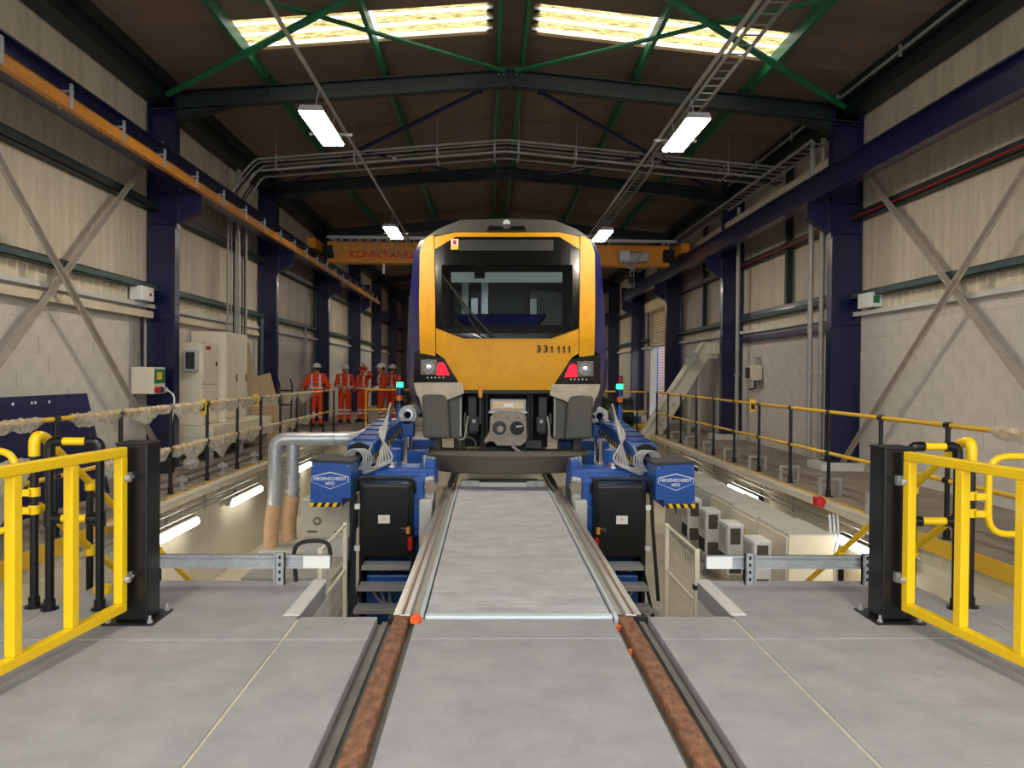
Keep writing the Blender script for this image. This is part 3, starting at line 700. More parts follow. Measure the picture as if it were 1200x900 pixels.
# pit edge railings ---------------------------------------------------
def railing(side):
    s = -1 if side == 'left' else 1
    x = PL-.06 if s < 0 else PR+.06
    ys = [6.15, 7.45, 8.75, 10.1, 11.4, 12.75, 14.05, 15.35, 16.65, 18.0, 19.3, 20.6]
    lab = 'long railing along the left pit edge wrapped in clear plastic film' if s < 0 else 'long bare yellow railing with black posts along the right pit edge'
    p = thing('pit_railing', lab, 'railing', (x, ys[0], 0))
    r = .024
    for y in ys:
        MB().cyl((x, y, -.12), (x, y, 1.13), r, 12).box(x-.04, x+.04, y-.04, y+.04, 0, .014).build('post', 'black', p, True)
        MB().cyl((x, y, .0), (x, y, .1), .034, 10).build('post_socket', 'black', p, True)
        for z in (.58, 1.13): MB().cyl((x, y-.045, z), (x, y+.045, z), .034, 12).build('clamp', 'black', p, True)
    for z, nm in ((1.13, 'top_rail'), (.58, 'mid_rail')): MB().cyl((x, ys[0]-.3, z), (x, ys[-1], z), r, 12).build(nm, 'yellow_tube', p, True)
    return p, x, ys
pl, xl, ysl = railing('left'); pr, xr, ysr = railing('right')
def film(p, x, ya, yb, z, sag, seed, r0=.034):
    R2 = random.Random(seed); n = max(12, int((yb-ya)/.03)); k = 16; vs = []; fs = []
    ph = [R2.uniform(0, 6.28) for _ in range(8)]; per = R2.uniform(.55, 1.1)
    for i in range(n+1):
        t = i/n; y = ya+(yb-ya)*t
        drop = sag*(math.sin(math.pi*min(1, max(0, t)))**.6)*(.35+.65*abs(math.sin(y*math.pi/per+ph[0]))**1.3)
        for j in range(k):
            a = 2*math.pi*j/k; cz = math.sin(a)
            wr = .006*math.sin(y*31+ph[1]+2*a)+.005*math.sin(y*57+ph[2]-3*a)+.004*math.sin(y*17+ph[3]+5*a)
            rr = r0+wr; dz = rr*cz; xo = rr*math.cos(a)
            if cz < -.1:
                f = -cz; dz -= drop*f; xo = xo*(1-.3*f)+.02*f*math.sin(y*9+ph[4])*(drop > .04)
            vs.append((x+xo, y, z+dz))
    for i in range(n): fs += [(i*k+j, (i+1)*k+j, (i+1)*k+(j+1) % k, i*k+(j+1) % k) for j in range(k)]
    MB().add(vs, fs).build('plastic_film', 'plastic_film', p, smooth=True)
for i, (a, c, sg) in enumerate(((6.3, 7.2, .1), (7.7, 8.8, .1), (8.8, 10.1, .14), (10.1, 11.2, .16), (11.5, 12.8, .18), (12.8, 14.0, .14), (14.1, 15.2, .22), (15.3, 16.6, .16), (16.6, 18.2, .2))): film(pl, xl, a, c, 1.13, sg, i)
for i, (a, c, sg) in enumerate(((8.3, 10.05, .26), (10.1, 11.4, .2), (11.45, 12.7, .28), (12.8, 14.0, .16), (14.1, 15.3, .12), (15.4, 16.6, .2), (16.7, 18, .15))): film(pl, xl, a, c, .58, sg, i+20)
film(pr, xr, 5.9, 6.75, 1.13, .08, 50, .05)
film(pl, xl, 6.0, 7.0, .75, .5, 51, .06)
for p_, x_, y_ in ((pl, xl, 13.75), (pl, xl, 11.25), (pr, xr, 13.1)):
    MB().box(x_-.05, x_+.05, y_-.03, y_-.02, .98, 1.2).build('warning_sign', 'yellow_sign', p_)
    MB().box(x_-.03, x_+.03, y_-.034, y_-.03, 1.03, 1.15).build('sign_print', 'black_matt', p_)
# cross railings at the far end of the pit -------------------------------
for s, xa, xb, lab in ((-1, -3.6, -1.75, 'yellow cross railing at the far end of the pit in front of the workers'), (1, 1.7, 4.3, 'yellow cross railing at the far end of the pit by the green drum')):
    p = thing('cross_railing', lab, 'railing', (xa, 21.5, 0), 'cross railings at the pit end')
    for z in (1.13, .58): MB().cyl((xa, 21.5, z), (xb, 21.5, z), .026, 10).build('rail', 'yellow_tube', p, True)
    xs = (xa, xb) if s < 0 else (3.0, 4.0, xb)
    for x in xs: MB().cyl((x, 21.5, 0), (x, 21.5, 1.13), .026, 10).box(x-.12, x+.12, 21.4, 21.6, 0, .02).build('post', 'yellow_tube' if s < 0 else 'black', p, True)
# cable runs and brackets on the pit walls ---------------------------------
for s, X in ((-1, PL), (1, PR)):
    nm = 'left' if s < 0 else 'right'
    p = thing('cable_trunking', 'long beige cable trunking with conduits below along the %s pit wall' % nm, 'trunking', (X-s*.2, 7.9, -.05))
    ya = 8.0
    while ya < 20:
        yb = min(ya+3.0, 20.4)
        MB().box(X-s*.1, X-s*.26, ya, yb-.03, .0, .012).box(X-s*.25, X-s*.262, ya, yb-.03, -.06, .012).build('lid', 'machine_beige', p)
        ya = yb
        if yb >= 20.4: break
    for k in range(4): MB().cyl((X-s*(.1+.04*(k % 2)), 7.6, -.12-k*.055), (X-s*(.1+.04*(k % 2)), 20.5, -.12-k*.055), .012, 6).build('conduit', 'galv', p, True)
    y = 8.4
    while y < 20: MB().box(X, X-s*.25, y, y+.03, -.04, 0).box(X-s*.03, X-s*.06, y, y+.03, -.36, 0).build('bracket', 'galv_dull', p); y += 1.3
    for i, y in enumerate((9.7, 12.6, 16.6) if s < 0 else (8.6, 12.9, 16.8)):
        xx = X-s*.12; zz = -.42 if s < 0 else -.4
        q = thing('pit_lamp', '%s strip lamp on the %s pit wall' % (('lit white', 'lit white')[0], nm)+(', beside the yellow stair handrail', ', midway along the pit', ', toward the far end')[i], 'lamp', (xx, y, zz), 'strip lamps on the pit walls')
        MB().prism([(xx+s*.06, zz-.04), (xx+s*.05, zz+.07), (xx-s*.03, zz+.08), (xx-s*.035, zz+.065), (xx, zz-.04)], y-.75, y+.75).build('housing', 'train_grey_dark' if s > 0 else 'galv_dull', q)
        MB().prism([(xx, zz-.045), (xx-s*.035, zz+.064), (xx-s*.075, zz+.045), (xx-s*.08, zz-.02), (xx-s*.04, zz-.055)], y-.73, y+.73).build('diffuser', 'tube_white', q, bevel=.01)
        MB().box(min(xx, X), max(xx, X), y-.5, y-.46, zz+.04, zz+.07).build('arm', 'galv', q)
    n = 0
    for y in ((8.9, 10.2, 11.6, 13, 14.4, 15.8, 17.2, 18.6) if s > 0 else (10.4, 12, 13.6, 15.2, 16.8)):
        xa, xb = X-s*.03, X+s*.28
        MB_ = MB().box(xa, xb, y-.02, y+.02, .2, .24).box(xa, xa+s*.04, y-.02, y+.02, -.1, .2).box(xb-s*.04, xb, y-.02, y+.02, 0, .2)
        if s > 0: one('strut_frame', MB_, 'galv_dull', 'small galvanised strut frame standing over the right pit edge', 'strut frame', 'strut frames on the right pit edge')
        else:
            one('strut_frame', MB().box(X-.1, X+.05, y-.05, y+.05, 0, .03).box(X-.05, X-.01, y-.02, y+.02, .03, .2).box(X-.09, X+.05, y-.05, y-.02, .12, .18), 'galv_dull', 'small galvanised bracket standing on the left pit edge', 'bracket', 'brackets on the left pit edge')
# mesh fences beside the machine ------------------------------------------
for s in (-1, 1):
    nm = 'left' if s < 0 else 'right'
    x = TC+s*1.66; ya, yb = 6.75, 7.9
    p = thing('mesh_fence', 'cream wire mesh fence panel in the pit beside the %s steps' % nm, 'fence', (x, ya, PZ), 'mesh fences in the pit')
    zt = .06
    for y in (ya, yb): MB().box(x-.02, x+.02, y-.02, y+.02, PZ, zt).build('post', 'cabinet_cream', p)
    for z in (zt-.02, -.42, -.9, PZ+.12): MB().box(x-.012, x+.012, ya, yb, z-.01, z+.01).build('frame_bar', 'cabinet_cream', p)
    wz = MB().box(-.0015, .0015, ya, yb, -.0015, .0015).mesh('wire', 'cabinet_cream'); wy = MB().box(-.0015, .0015, -.0015, .0015, PZ+.12, zt-.02).mesh('wire', 'cabinet_cream')
    z = PZ+.2
    while z < zt-.05: put('wire', wz, p, (x, 0, z)); z += .14
    y = ya+.05
    while y < yb: put('wire', wy, p, (x, y, 0)); y += .1
    for z in (-.3, -1.0): MB().box(x-.03, x+.03, ya-.03, ya+.03, z, z+.04).build('clamp', 'black_matt', p)
# ================================================================ train
TX = .09
def yf(x, z):
    u = abs(x-TX)
    r = 0 if z < 2.1 else .5*((z-2.1)/1.5)**1.15
    if z < 1.75: r += .10*((1.75-z)/.5)**2*.5
    return 10.62+r+.20*(u/1.25)**2.4
def surf(px, py, off=0):
    Y = 10.8
    for _ in range(5):
        p = at(px, py, Y); Y = yf(p.x, p.z)
    p = at(px, py, Y-off); return p
def panel(rows, off=0, nx=10, thick=.04, step=5.0):
    R = []
    for i in range(len(rows)-1):
        (ya, la, ra), (yb, lb, rb) = rows[i], rows[i+1]; n = max(1, int(abs(yb-ya)/step))
        for k in range(n): t = k/n; R.append((ya+(yb-ya)*t, la+(lb-la)*t, ra+(rb-ra)*t))
    R.append(rows[-1])
    m = MB(); W_ = nx+1
    fr = [surf(l+(r-l)*j/nx, y, off) for y, l, r in R for j in range(W_)]
    bk = [p+Vector((0, thick, 0)) for p in fr]; H = len(R); K = len(fr)
    fs = [(i*W_+j, (i+1)*W_+j, (i+1)*W_+j+1, i*W_+j+1) for i in range(H-1) for j in range(nx)]
    fs += [tuple(K+a for a in f[::-1]) for f in fs]
    bd = [(j, j+1) for j in range(nx)]+[(i*W_+nx, (i+1)*W_+nx) for i in range(H-1)]+[((H-1)*W_+j+1, (H-1)*W_+j) for j in range(nx)]+[((i+1)*W_, i*W_) for i in range(H-1)]
    fs += [(a, b_, K+b_, K+a) for a, b_ in bd]
    return m.add(fr+bk, fs)
tr = thing('train', 'yellow fronted passenger train with navy sides standing over the pit', 'train', (TX, 10.6, 0))
pairs = [((495, 484), (492, 482)), ((485.5, 450), (478, 453)), ((485.5, 414), (476.5, 427)), ((491.5, 411), (476.8, 418)), ((491, 354), (479, 354)), ((492, 297), (486, 299)), ((498, 281), (494, 286)), ((508, 276), (517, 272)), ((532, 272.5), (543, 258)), ((594, 272), (594, 256)),
         ((657, 273.5), (645, 258)), ((681, 277), (672, 272)), ((690, 281), (693, 286)), ((697, 298), (700, 299)), ((697.5, 354), (708, 354)), ((696.8, 412), (710.6, 418)), ((703, 416), (711, 427)), ((702, 452), (709, 453)), ((690, 484), (697, 482))]
r0 = [surf(*a, off=-.012) for a, c in pairs]; r1 = [at(c[0], c[1], 11.5) for a, c in pairs]; r15 = [(a*.35+c*.65)+Vector((0, -.12, 0))+(Vector((0, 0, .04)) if 6 < i < 12 else Vector((.03*(1 if i > 9 else -1), 0, 0))) for i, (a, c) in enumerate(zip(r0, r1))]; r2 = [Vector((p.x, 34, p.z)) for p in r1]
def strip_rings(rings, i0, i1):
    m = MB(); n = i1-i0+1
    vs = [r[i] for r in rings for i in range(i0, i1+1)]
    return m.add(vs, [(k*n+j, k*n+j+1, (k+1)*n+j+1, (k+1)*n+j) for k in range(len(rings)-1) for j in range(n-1)])
strip_rings([r0, r15, r1, r2], 0, 6).build('body_side', 'train_navy', tr, smooth=True)
strip_rings([r0, r15, r1, r2], 12, 18).build('body_side', 'train_navy', tr, smooth=True)
strip_rings([r0, r15, r1, r2], 6, 12).build('roof', 'train_roof', tr, smooth=True)
MB().box(TX-1.3, TX+1.3, 11.3, 34, .95, 1.0).build('underframe', 'black_matt', tr)
MB().add(r2, [tuple(range(len(r2)))]).build('end_panel', 'train_navy', tr)
panel([(276, 504, 508.3), (280, 498.5, 508.3), (286, 494.5, 508.5), (296, 492, 508.8), (354, 491, 509.8), (417, 492, 510.4)], 0, 4).build('corner_pillar', 'train_yellow', tr, smooth=True)
panel([(277, 680.5, 684), (281, 680.3, 690), (287, 680, 694), (297, 680, 697), (354, 679.4, 697.5), (418, 678.6, 696.5)], 0, 4).build('corner_pillar', 'train_yellow', tr, smooth=True)
panel([(272.5, 533, 656), (277.5, 509.2, 679.5), (292, 509.5, 679.3)], 0, 16, .03).build('top_band', 'train_yellow', tr, smooth=True)
panel([(384.5, 511, 678), (414, 511.2, 678), (419, 519, 670), (448, 537.5, 651), (457, 543, 645.5)], 0, 16).build('nose_panel', 'train_yellow', tr, smooth=True)
MB().add(panel([(457, 543, 645.5), (461, 545, 644)], .01, 12, .1).v, panel([(457, 543, 645.5), (461, 545, 644)], .01, 12, .1).f).build('nose_lip', 'train_grey_dark', tr)
bz = panel([(277.5, 534, 655.5), (292, 509.8, 679.2), (310.5, 510, 679)], .012, 16, .03)
for rr in ([(310.5, 510, 517.5), (384, 511.3, 517.5)], [(310.5, 671, 679), (384, 671, 678)]):
    q = panel(rr, .012, 2, .03); bz.add(q.v, q.f)
q = panel([(381, 511, 678.3), (385, 512.5, 677.5), (396.5, 543, 646)], .0125, 14, .03)
bz.add(q.v, q.f)
bz.build('windscreen_surround', 'train_black', tr)
panel([(310, 517, 671.5), (383.5, 517, 671.5)], .006, 12, .008).build('windscreen', 'windscreen_glass', tr, smooth=True)
panel([(281, 538, 648.5), (293.5, 538, 648.5)], .02, 8, .02).build('destination_display', 'train_grey_dark', tr)
st = panel([(280, 528.3, 537.3), (292.5, 528.3, 537.3)], .022, 2, .01).build('warning_sticker', 'yellow_sign', tr)
panel([(280.4, 528.9, 536.8), (287.5, 528.9, 536.8)], .025, 2, .004).build('sticker_print', 'white', st)
panel([(281.5, 531, 534.8), (286.5, 531, 534.8)], .027, 2, .004).build('sticker_symbol', 'red', st)
# cab interior
MB().box(TX-1.1, TX+1.1, 12.6, 12.65, 1.9, 3.4).box(TX-1.1, TX+1.1, 11.0, 12.6, 1.95, 1.98).build('cab_wall', 'cab_interior', tr)
panel([(319, 528.5, 659), (331, 528.5, 659)], -.12, 8, .02).build('cab_blind', 'cab_blind', tr)
panel([(313, 556, 568), (325.5, 556, 568)], -.05, 2, .06).build('cab_camera', 'black_matt', tr)
a, c, d_, e = at(533, 368, 11.35), at(640, 368, 11.35), at(616, 394, 11.0), at(566, 394, 11.0)
MB().add([a, c, d_, e]+[v+Vector((0, .1, -.05)) for v in (a, c, d_, e)], [(3, 2, 1, 0), (4, 5, 6, 7), (0, 1, 5, 4), (1, 2, 6, 5), (2, 3, 7, 6), (3, 0, 4, 7)]).build('cab_desk', 'cab_navy', tr)
for px in (545, 556, 568, 625): 
    q = at(px, 360, 11.7); MB().box(q.x-.05, q.x+.05, 11.7, 11.8, 2.0, 3.05 if px in (545, 568) else 2.75).build('cab_post', 'cab_blind' if px in (545, 625) else 'galv', tr)
for px in (552, 640): q = at(px, 350, 12.3); MB().box(q.x-.28, q.x+.28, 12.2, 12.3, 2.0, 2.95).build('cab_seat', 'cab_interior', tr, bevel=.05)
wp = [surf(518, 322, .04), surf(548, 362, .05), surf(577, 395, .05)]
MB().tube(wp, [.012, .018, .016], 8).build('wiper', 'black_matt', tr, True)
MB().tube([surf(536, 350, .045), surf(562, 392, .045)], .012, 6).build('wiper_blade', 'black_matt', tr, True)
# roof marker light
def roofpt(px, t): 
    a = Vector(surf(px, 273)); c = at(px, 258, 11.5); return a*(1-t)+c*t
rl = MB(); o_ = Vector((0, -.05, .03))
v = [roofpt(571, .08)+o_, roofpt(616, .08)+o_, roofpt(608, .95)+o_, roofpt(578, .95)+o_]
rl.add(v+[p+Vector((0, .12, -.03)) for p in v], [(0, 1, 2, 3), (7, 6, 5, 4), (1, 0, 4, 5), (2, 1, 5, 6), (3, 2, 6, 7), (0, 3, 7, 4)]).build('marker_lamp_housing', 'train_black', tr)
lc = roofpt(593.5, .5)+o_; MB().cyl(lc+Vector((0, -.05, 0)), lc+Vector((0, .1, 0)), .052, 18).build('marker_lamp', 'cab_blind', tr, True)
# light clusters
for s in (-1, 1):
    mx = (lambda x: x) if s < 0 else (lambda x: 1188.3-x)
    dy = 0 if s < 0 else 2
    def rows(L):
        out = []
        for y, a, c in L:
            a, c = sorted((mx(a), mx(c))); out.append((y+dy, a, c))
        return out
    cl = panel(rows([(413.2, 485.8, 488), (416, 485.5, 504), (420, 485, 520.5), (448, 484.6, 537)]), .012, 8, .04).build('light_cluster', 'train_black', tr, smooth=True)
    h = surf(mx(502), 430+dy, .075)
    MB().ring(h+Vector((0, .0, 0)), (0, 1, 0), .092, .108, .05, 28).build('headlamp_rim', 'cast_iron', cl, True)
    MB().ell(h+Vector((0, .045, 0)), (.092, .045, .092), 18, 8).build('headlamp_lens', 'lens_glass', cl, True)
    MB().ring(h+Vector((0, -.002, 0)), (0, 1, 0), .045, .056, .02, 20).build('headlamp_ring', 'train_grey', cl, True)
    panel(rows([(421.5, 493, 512), (439, 493, 512)]), .02, 2, .01).build('headlamp_bezel', 'cast_iron', cl)
    tl = panel(rows([(424.5, 514, 519), (427, 512.5, 521.5), (440, 511.5, 527)]), .03, 4, .02).build('tail_lamp', 'lit_red', cl)
    for k in range(5):
        e = surf(mx(501+k*4.6), 442.5+dy, .018); MB().cyl(e, e+Vector((0, .01, 0)), .011, 8).build('led', 'white', cl)
    panel(rows([(448.3, 485, 541), (455, 486, 543), (461, 488, 544), (466, 491, 530), (478, 494, 503), (486, 496, 497)]), .006, 8, .12).build('valance', 'train_cream', tr, smooth=True)
    # lower fairings
    X = lambda a: TX+s*a
    bx = MB().prism([(X(1.19), .70), (X(1.20), 1.30), (X(.84), 1.31), (X(.80), .68)], 10.74, 11.5).build('buffer_fairing', 'train_grey', tr, bevel=.035)
    MB().prism([(X(.84), .68), (X(.84), 1.3), (X(.645), 1.32), (X(.645), .68)], 10.86, 11.5).build('fairing_cheek', 'train_grey', tr, bevel=.015)
    MB().box(X(.655), X(.675), 10.84, 10.87, .72, 1.26).build('fairing_edge', 'galv_dull', tr)
    MB().box(X(.44), X(.56), 10.9, 11.2, .75, 1.28).build('coupling_box', 'train_grey_dark', tr, bevel=.01)
    MB().box(X(.41), X(.54), 10.86, 10.95, .78, 1.0).build('socket_plate', 'train_grey_dark', tr, bevel=.01)
    q = X(.475); MB().ring((q, 10.845, .93), (0, 1, 0), .012, .024, .02, 14).build('socket_ring', 'galv', tr)
    MB().tube(rounded([(X(.56), 10.85, 1.0), (X(.585), 10.83, .85), (X(.6), 10.83, .68), (X(.7), 10.85, .66)], .05), .014, 8).build('brake_pipe', 'galv_dull', tr, True)
    MB().tube(rounded([(X(.6), 10.86, 1.05), (X(.61), 10.83, .9), (X(.56), 10.84, .72)], .05), .012, 8).build('air_hose', 'train_grey', tr, True)
    MB().box(X(.95), X(1.05), 11.0, 11.3, .5, .72).build('plow_bracket', 'train_grey_dark', tr)
MB().box(TX-.62, TX+.62, 11.55, 11.6, .5, 1.4).box(TX-.62, TX+.62, 10.9, 11.6, 1.36, 1.40).build('coupler_recess', 'black_matt', tr)
for x in (-.36, -.3, .36, .31): MB().box(TX+x-.02, TX+x+.02, 11.2, 11.25, .5, 1.36).build('recess_strut', 'train_grey_dark', tr)
MB().box(TX-.34, TX+.3, 11.0, 11.1, 1.30, 1.34).build('recess_bar', 'train_grey_dark', tr)
# automatic coupler
ch = []
Zc = .85
MB().prism([(TX-.25, .66), (TX-.2, .66), (TX-.15, .6), (TX+.19, .6), (TX+.25, .66), (TX+.27, .72), (TX+.25, 1.02), (TX+.17, 1.08), (TX-.17, 1.08), (TX-.25, 1.0), (TX-.26, .78), (TX-.33, .68), (TX-.33, .63)], 10.62, 10.98).build('coupler_head', 'cast_iron', tr, bevel=.015)
for dx in (-.12, .125):
    MB().ring((TX+dx, 10.59, Zc), (0, 1, 0), .098, .125, .04, 26).build('coupler_rim', 'cast_iron', tr, True)
    MB().cyl((TX+dx, 10.612, Zc), (TX+dx, 10.618, Zc), .1, 26).build('coupler_cup', 'black_matt' if dx > 0 else 'train_grey_dark', tr)
MB().cyl((TX-.11, 10.57, Zc-.01), (TX-.11, 10.62, Zc-.01), .045, 16).build('coupler_cone', 'cast_iron', tr, True)
MB().cyl((TX+.11, 10.59, Zc+.02), (TX+.2, 10.6, Zc+.03), .016, 8).build('coupler_hook', 'galv_dull', tr)
MB().cyl((TX, 11.0, Zc), (TX, 11.6, Zc), .11, 16).build('coupler_shaft', 'black_matt', tr, True)
MB().box(TX-.25, TX+.25, 10.68, 10.9, 1.07, 1.25).build('electric_head', 'galv_dull', tr, bevel=.012)
MB().box(TX-.22, TX+.22, 10.665, 10.69, 1.11, 1.22).build('electric_head_cover', 'coupler_yellow', tr, bevel=.01)
MB().box(TX-.06, TX+.07, 10.66, 10.67, 1.135, 1.19).build('cover_label', 'white', tr)
MB().box(TX-.27, TX+.27, 10.67, 10.72, 1.05, 1.08).build('guide_bar', 'cabinet_grey', tr, bevel=.005)
MB().beam((TX+.05, 10.6, .62), (TX+.22, 10.6, .47), .03, .04).build('release_lever', 'cast_iron', tr)
MB().box(TX-.3, TX+.28, 10.8, 11.3, .44, .58).build('coupler_carrier', 'black_matt', tr, bevel=.03)
MB().box(TX+.25, TX+.48, 10.85, 11.0, .55, .66).build('junction_box', 'train_grey_dark', tr)
q = surf(563, 455, .02); MB().box(q.x-.03, q.x+.03, q.y-.0, q.y+.1, q.z-.13, q.z+.05).build('jumper_bracket', 'conductor_orange', tr, bevel=.008)
MB().cyl((q.x, q.y+.06, q.z-.12), (q.x, q.y+.06, q.z-.5), .02, 10).build('jumper_post', 'train_grey_dark', tr, True)
MB().tube([(TX-.56+.115*math.cos(t), 10.9, .58+.115*math.sin(t)) for t in (k*math.pi/12 for k in range(24))], .014, 8, closed=True).build('hose_loop', 'train_grey', tr, True)
# obstacle deflector
pts = []
for k in range(13):
    u = -1+2*k/12; x = TX+u*1.14; y = 10.55+.28*abs(u)**3
    pts.append((x, y, u))
vs = []; 
for x, y, u in pts:
    xb = TX+(x-TX)*(.84 if abs(u) > .9 else .86)
    vs += [(x, y+.02, .535-.02*abs(u)), (x, y-.05, .47), (xb, y+.0, .235), (xb, y+.06, .215), (x, y+.5, .52), (xb, y+.5, .22)]
fs = []
for k in range(12):
    a, c = k*6, (k+1)*6
    fs += [(a, a+1, c+1, c), (a+1, a+2, c+2, c+1), (a+2, a+3, c+3, c+2), (a+3, a+5, c+5, c+3), (a+4, a, c, c+4), (a+5, a+4, c+4, c+5)]
fs += [(0, 4, 5, 3, 2, 1), (72, 73, 74, 75, 77, 76)]
MB().add(vs, fs).build('obstacle_deflector', 'train_plow', tr, smooth=True)
for y in (14.2, 16.8, 29, 31.5):
    w_ = MB()
    for s in (-1, 1):
        MB().cyl((TC+s*.69+.01, y, .43), (TC+s*.83+.01, y, .43), .42, 32).cyl((TC+s*.66+.01, y, .43), (TC+s*.69+.01, y, .43), .45, 32).build('wheel', 'cast_iron', tr, True)
    MB().cyl((TC-.7, y, .43), (TC+.7, y, .43), .08, 16).build('axle', 'cast_iron', tr, True)
for s in (-1, 1): MB().box(TX+s*.95, TX+s*1.08, 13.6, 17.4, .45, .75).box(TX+s*.95, TX+s*1.08, 28.4, 32.1, .45, .75).build('bogie_frame', 'train_grey_dark', tr)
for s in (-1, 1):
    MB().box(TX+s*.5, TX+s*1.25, 18, 27.5, .35, .95).build('equipment_case', 'train_grey_dark', tr)
# unit number
three = text_mesh('3', .135, 'black_matt', .002, 1, .0035)
bar = MB().add([(a_, c_, d_) for d_ in (-.002, .002) for a_, c_ in ((-.004, -.049), (.014, -.049), (.014, .049), (.001, .049), (-.004, .036), (-.024, .026), (-.024, .012), (-.004, .02))],
               [tuple(range(7, -1, -1)), tuple(range(8, 16))]+[(i, (i+1) % 8, 8+(i+1) % 8, 8+i) for i in range(8)]).mesh('digit', 'black_matt')
for px, gl in ((631.5, three), (639.6, three), (646.6, bar), (654.6, bar), (660.8, bar), (667, bar)):
    p0 = surf(px, 409.4, .012); p1 = surf(px+2, 409.4, .012)
    put('unit_number_digit', gl, tr, p0, (math.radians(90), 0, math.atan2(p1.y-p0.y, p1.x-p0.x)))
# rails carrying the train
for s in (-1, 1):
    x = TC+.01+s*.752
    one('support_rail', MB().ibeam((x, 11.15, -.07), (x, 34, -.07), .14, .09, .04, .02), 'steel', 'steel rail under the train on the %s side' % ('left' if s < 0 else 'right'), 'rail')

# ================================================================ wheel lathe, one unit each side
def lathe(s):
    nm = 'left' if s < 0 else 'right'
    X = lambda a: TC+s*a-.01
    p = thing('wheel_lathe', 'blue wheel lathe unit with black cabinet and striped arm, %s of the train' % nm, 'machine', (X(1.5), 10, PZ), 'blue wheel lathe units')
    B = lambda *a: MB().box(*a)
    # black cabinet
    cb = B(X(1.12), X(1.72), 9.24, 9.62, -.62, .27).build('cabinet', 'black', p, bevel=.008)
    dr = B(X(1.14), X(1.69), 9.205, 9.24, -.6, .25).build('cabinet_door', 'black', p, bevel=.012)
    B(X(1.36), X(1.50), 9.198, 9.206, -.2, -.1).build('door_label', 'white', dr)
    MB().prism([(X(1.43)-.022, -.155), (X(1.43)+.022, -.155), (X(1.43), -.115)], 9.194, 9.2).build('label_triangle', 'yellow_sign', dr)
    B(X(1.15), X(1.24), 9.17, 9.205, -.29, -.26).build('door_handle', 'chrome', dr)
    B(X(1.12), X(1.16), 9.16, 9.21, -.32, -.24).build('door_latch', 'conductor_orange', dr)
    MB().cyl((X(1.12), 9.2, -.52), (X(1.12), 9.2, -.36), .03, 10).build('red_handle', 'red', p, True)
    for z in (0.0, -.5): B(X(1.72), X(1.78), 9.2, 9.25, z-.03, z+.03).build('cabinet_hinge', 'white', p)
    MB().tube(rounded([(X(1.08), 9.5, .1), (X(1.1), 9.3, .32), (X(1.78), 9.25, .34), (X(1.8), 9.2, -.2), (X(1.86), 9.1, -1.1)], .08), .022, 8).build('cabinet_cable', 'black_matt', p, True)
    B(X(1.10), X(1.15), 9.3, 9.7, -1.5, .3).build('cabinet_leg', 'black_matt', p); B(X(1.70), X(1.74), 9.3, 9.7, -1.5, .28).build('cabinet_leg', 'black_matt', p)
    # castings
    B(X(.98), X(1.75), 9.7, 11.6, -1.5, .05).build('lathe_bed', 'machine_blue', p, bevel=.03)
    B(X(.85), X(2.15), 9.72, 10.25, .12, .40).build('cross_beam', 'machine_blue', p, bevel=.04)
    B(X(.95), X(1.62), 9.66, 9.74, .17, .34).build('beam_cover', 'machine_blue', p, bevel=.02)
    B(X(.98), X(1.12), 9.45, 9.72, -.42, .3).build('tool_column', 'machine_blue', p, bevel=.03)
    B(X(1.0), X(1.1), 9.4, 9.46, -.3, -.02).build('column_cover', 'machine_blue', p, bevel=.01)
    B(X(1.13), X(1.62), 9.13, 9.3, -1.4, -.8).build('sump_tank', 'machine_blue', p, bevel=.02)
    MB().prism([(X(1.05), .2), (X(1.17), .2), (X(1.11), .30)], 9.645, 9.665).build('warning_triangle', 'yellow_sign', p)
    B(X(.87), X(.98), 9.55, 9.75, -.02, .3).build('roller_housing', 'cabinet_grey', p, bevel=.015)
    B(X(.87), X(1.02), 9.28, 9.5, -.55, 0.06).build('drive_bracket', 'cabinet_grey', p, bevel=.01)
    B(X(.89), X(.98), 9.265, 9.28, -.46, -.36).build('bracket_label', 'yellow_sign', p)
    MB().cyl((X(.9), 9.45, .2), (X(.9), 9.56, .2), .075, 18).build('drive_roller', 'cast_iron', p, True)
    B(X(.86), X(1.4), 11.42, 11.62, .22, .45).build('rear_beam', 'machine_blue', p, bevel=.03)
    B(X(.95), X(1.75), 12.2, 12.7, .2, .55).build('rear_housing', 'machine_blue', p, bevel=.04)
    B(X(.86), X(.99), 9.75, 10.1, .38, .5).build('guide_nose', 'machine_blue', p, bevel=.02)
    for k in range(3): MB().cyl((X(.9+.06*k), 9.9+.1*k, .38), (X(.9+.06*k), 9.9+.1*k, .52), .03, 10).build('hydraulic_fitting', 'galv', p, True)
    # head with logo
    y0 = 9.05
    prof = [(X(2.28), .02), (X(2.26), .55), (X(1.80), .53), (X(1.80), .12), (X(1.90), .12), (X(1.905), .02)]
    hd = MB().prism(prof, y0, 9.75).build('tool_head_cover', 'machine_blue', p, bevel=.008)
    MB().prism([(X(2.28), .55), (X(1.78), .53), (X(1.78), .56), (X(2.27), .58)], y0-.01, 9.76).build('cover_lid', 'train_grey_dark', hd)
    xc, zc = X(2.04), .335; t = .006
    hexo = [(xc-.215, zc+.045), (xc, zc+.1), (xc+.215, zc+.045), (xc+.215, zc-.02), (xc, zc-.105), (xc-.215, zc-.02)]
    lg = MB().prism(hexo, y0-.004, y0+.002).build('logo_border', 'white', hd)
    sc = lambda k: [(xc+(a-xc)*k[0], zc-.002+(c-zc)*k[1]) for a, c in hexo]
    MB().prism(sc((.965, .90)), y0-.006, y0).build('logo_field', 'logo_blue', hd)
    put('logo_name', text_mesh('HEGENSCHEIDT', .052, 'white', .001, 1.02, .0012), hd, (xc, y0-.008, zc+.018), RX)
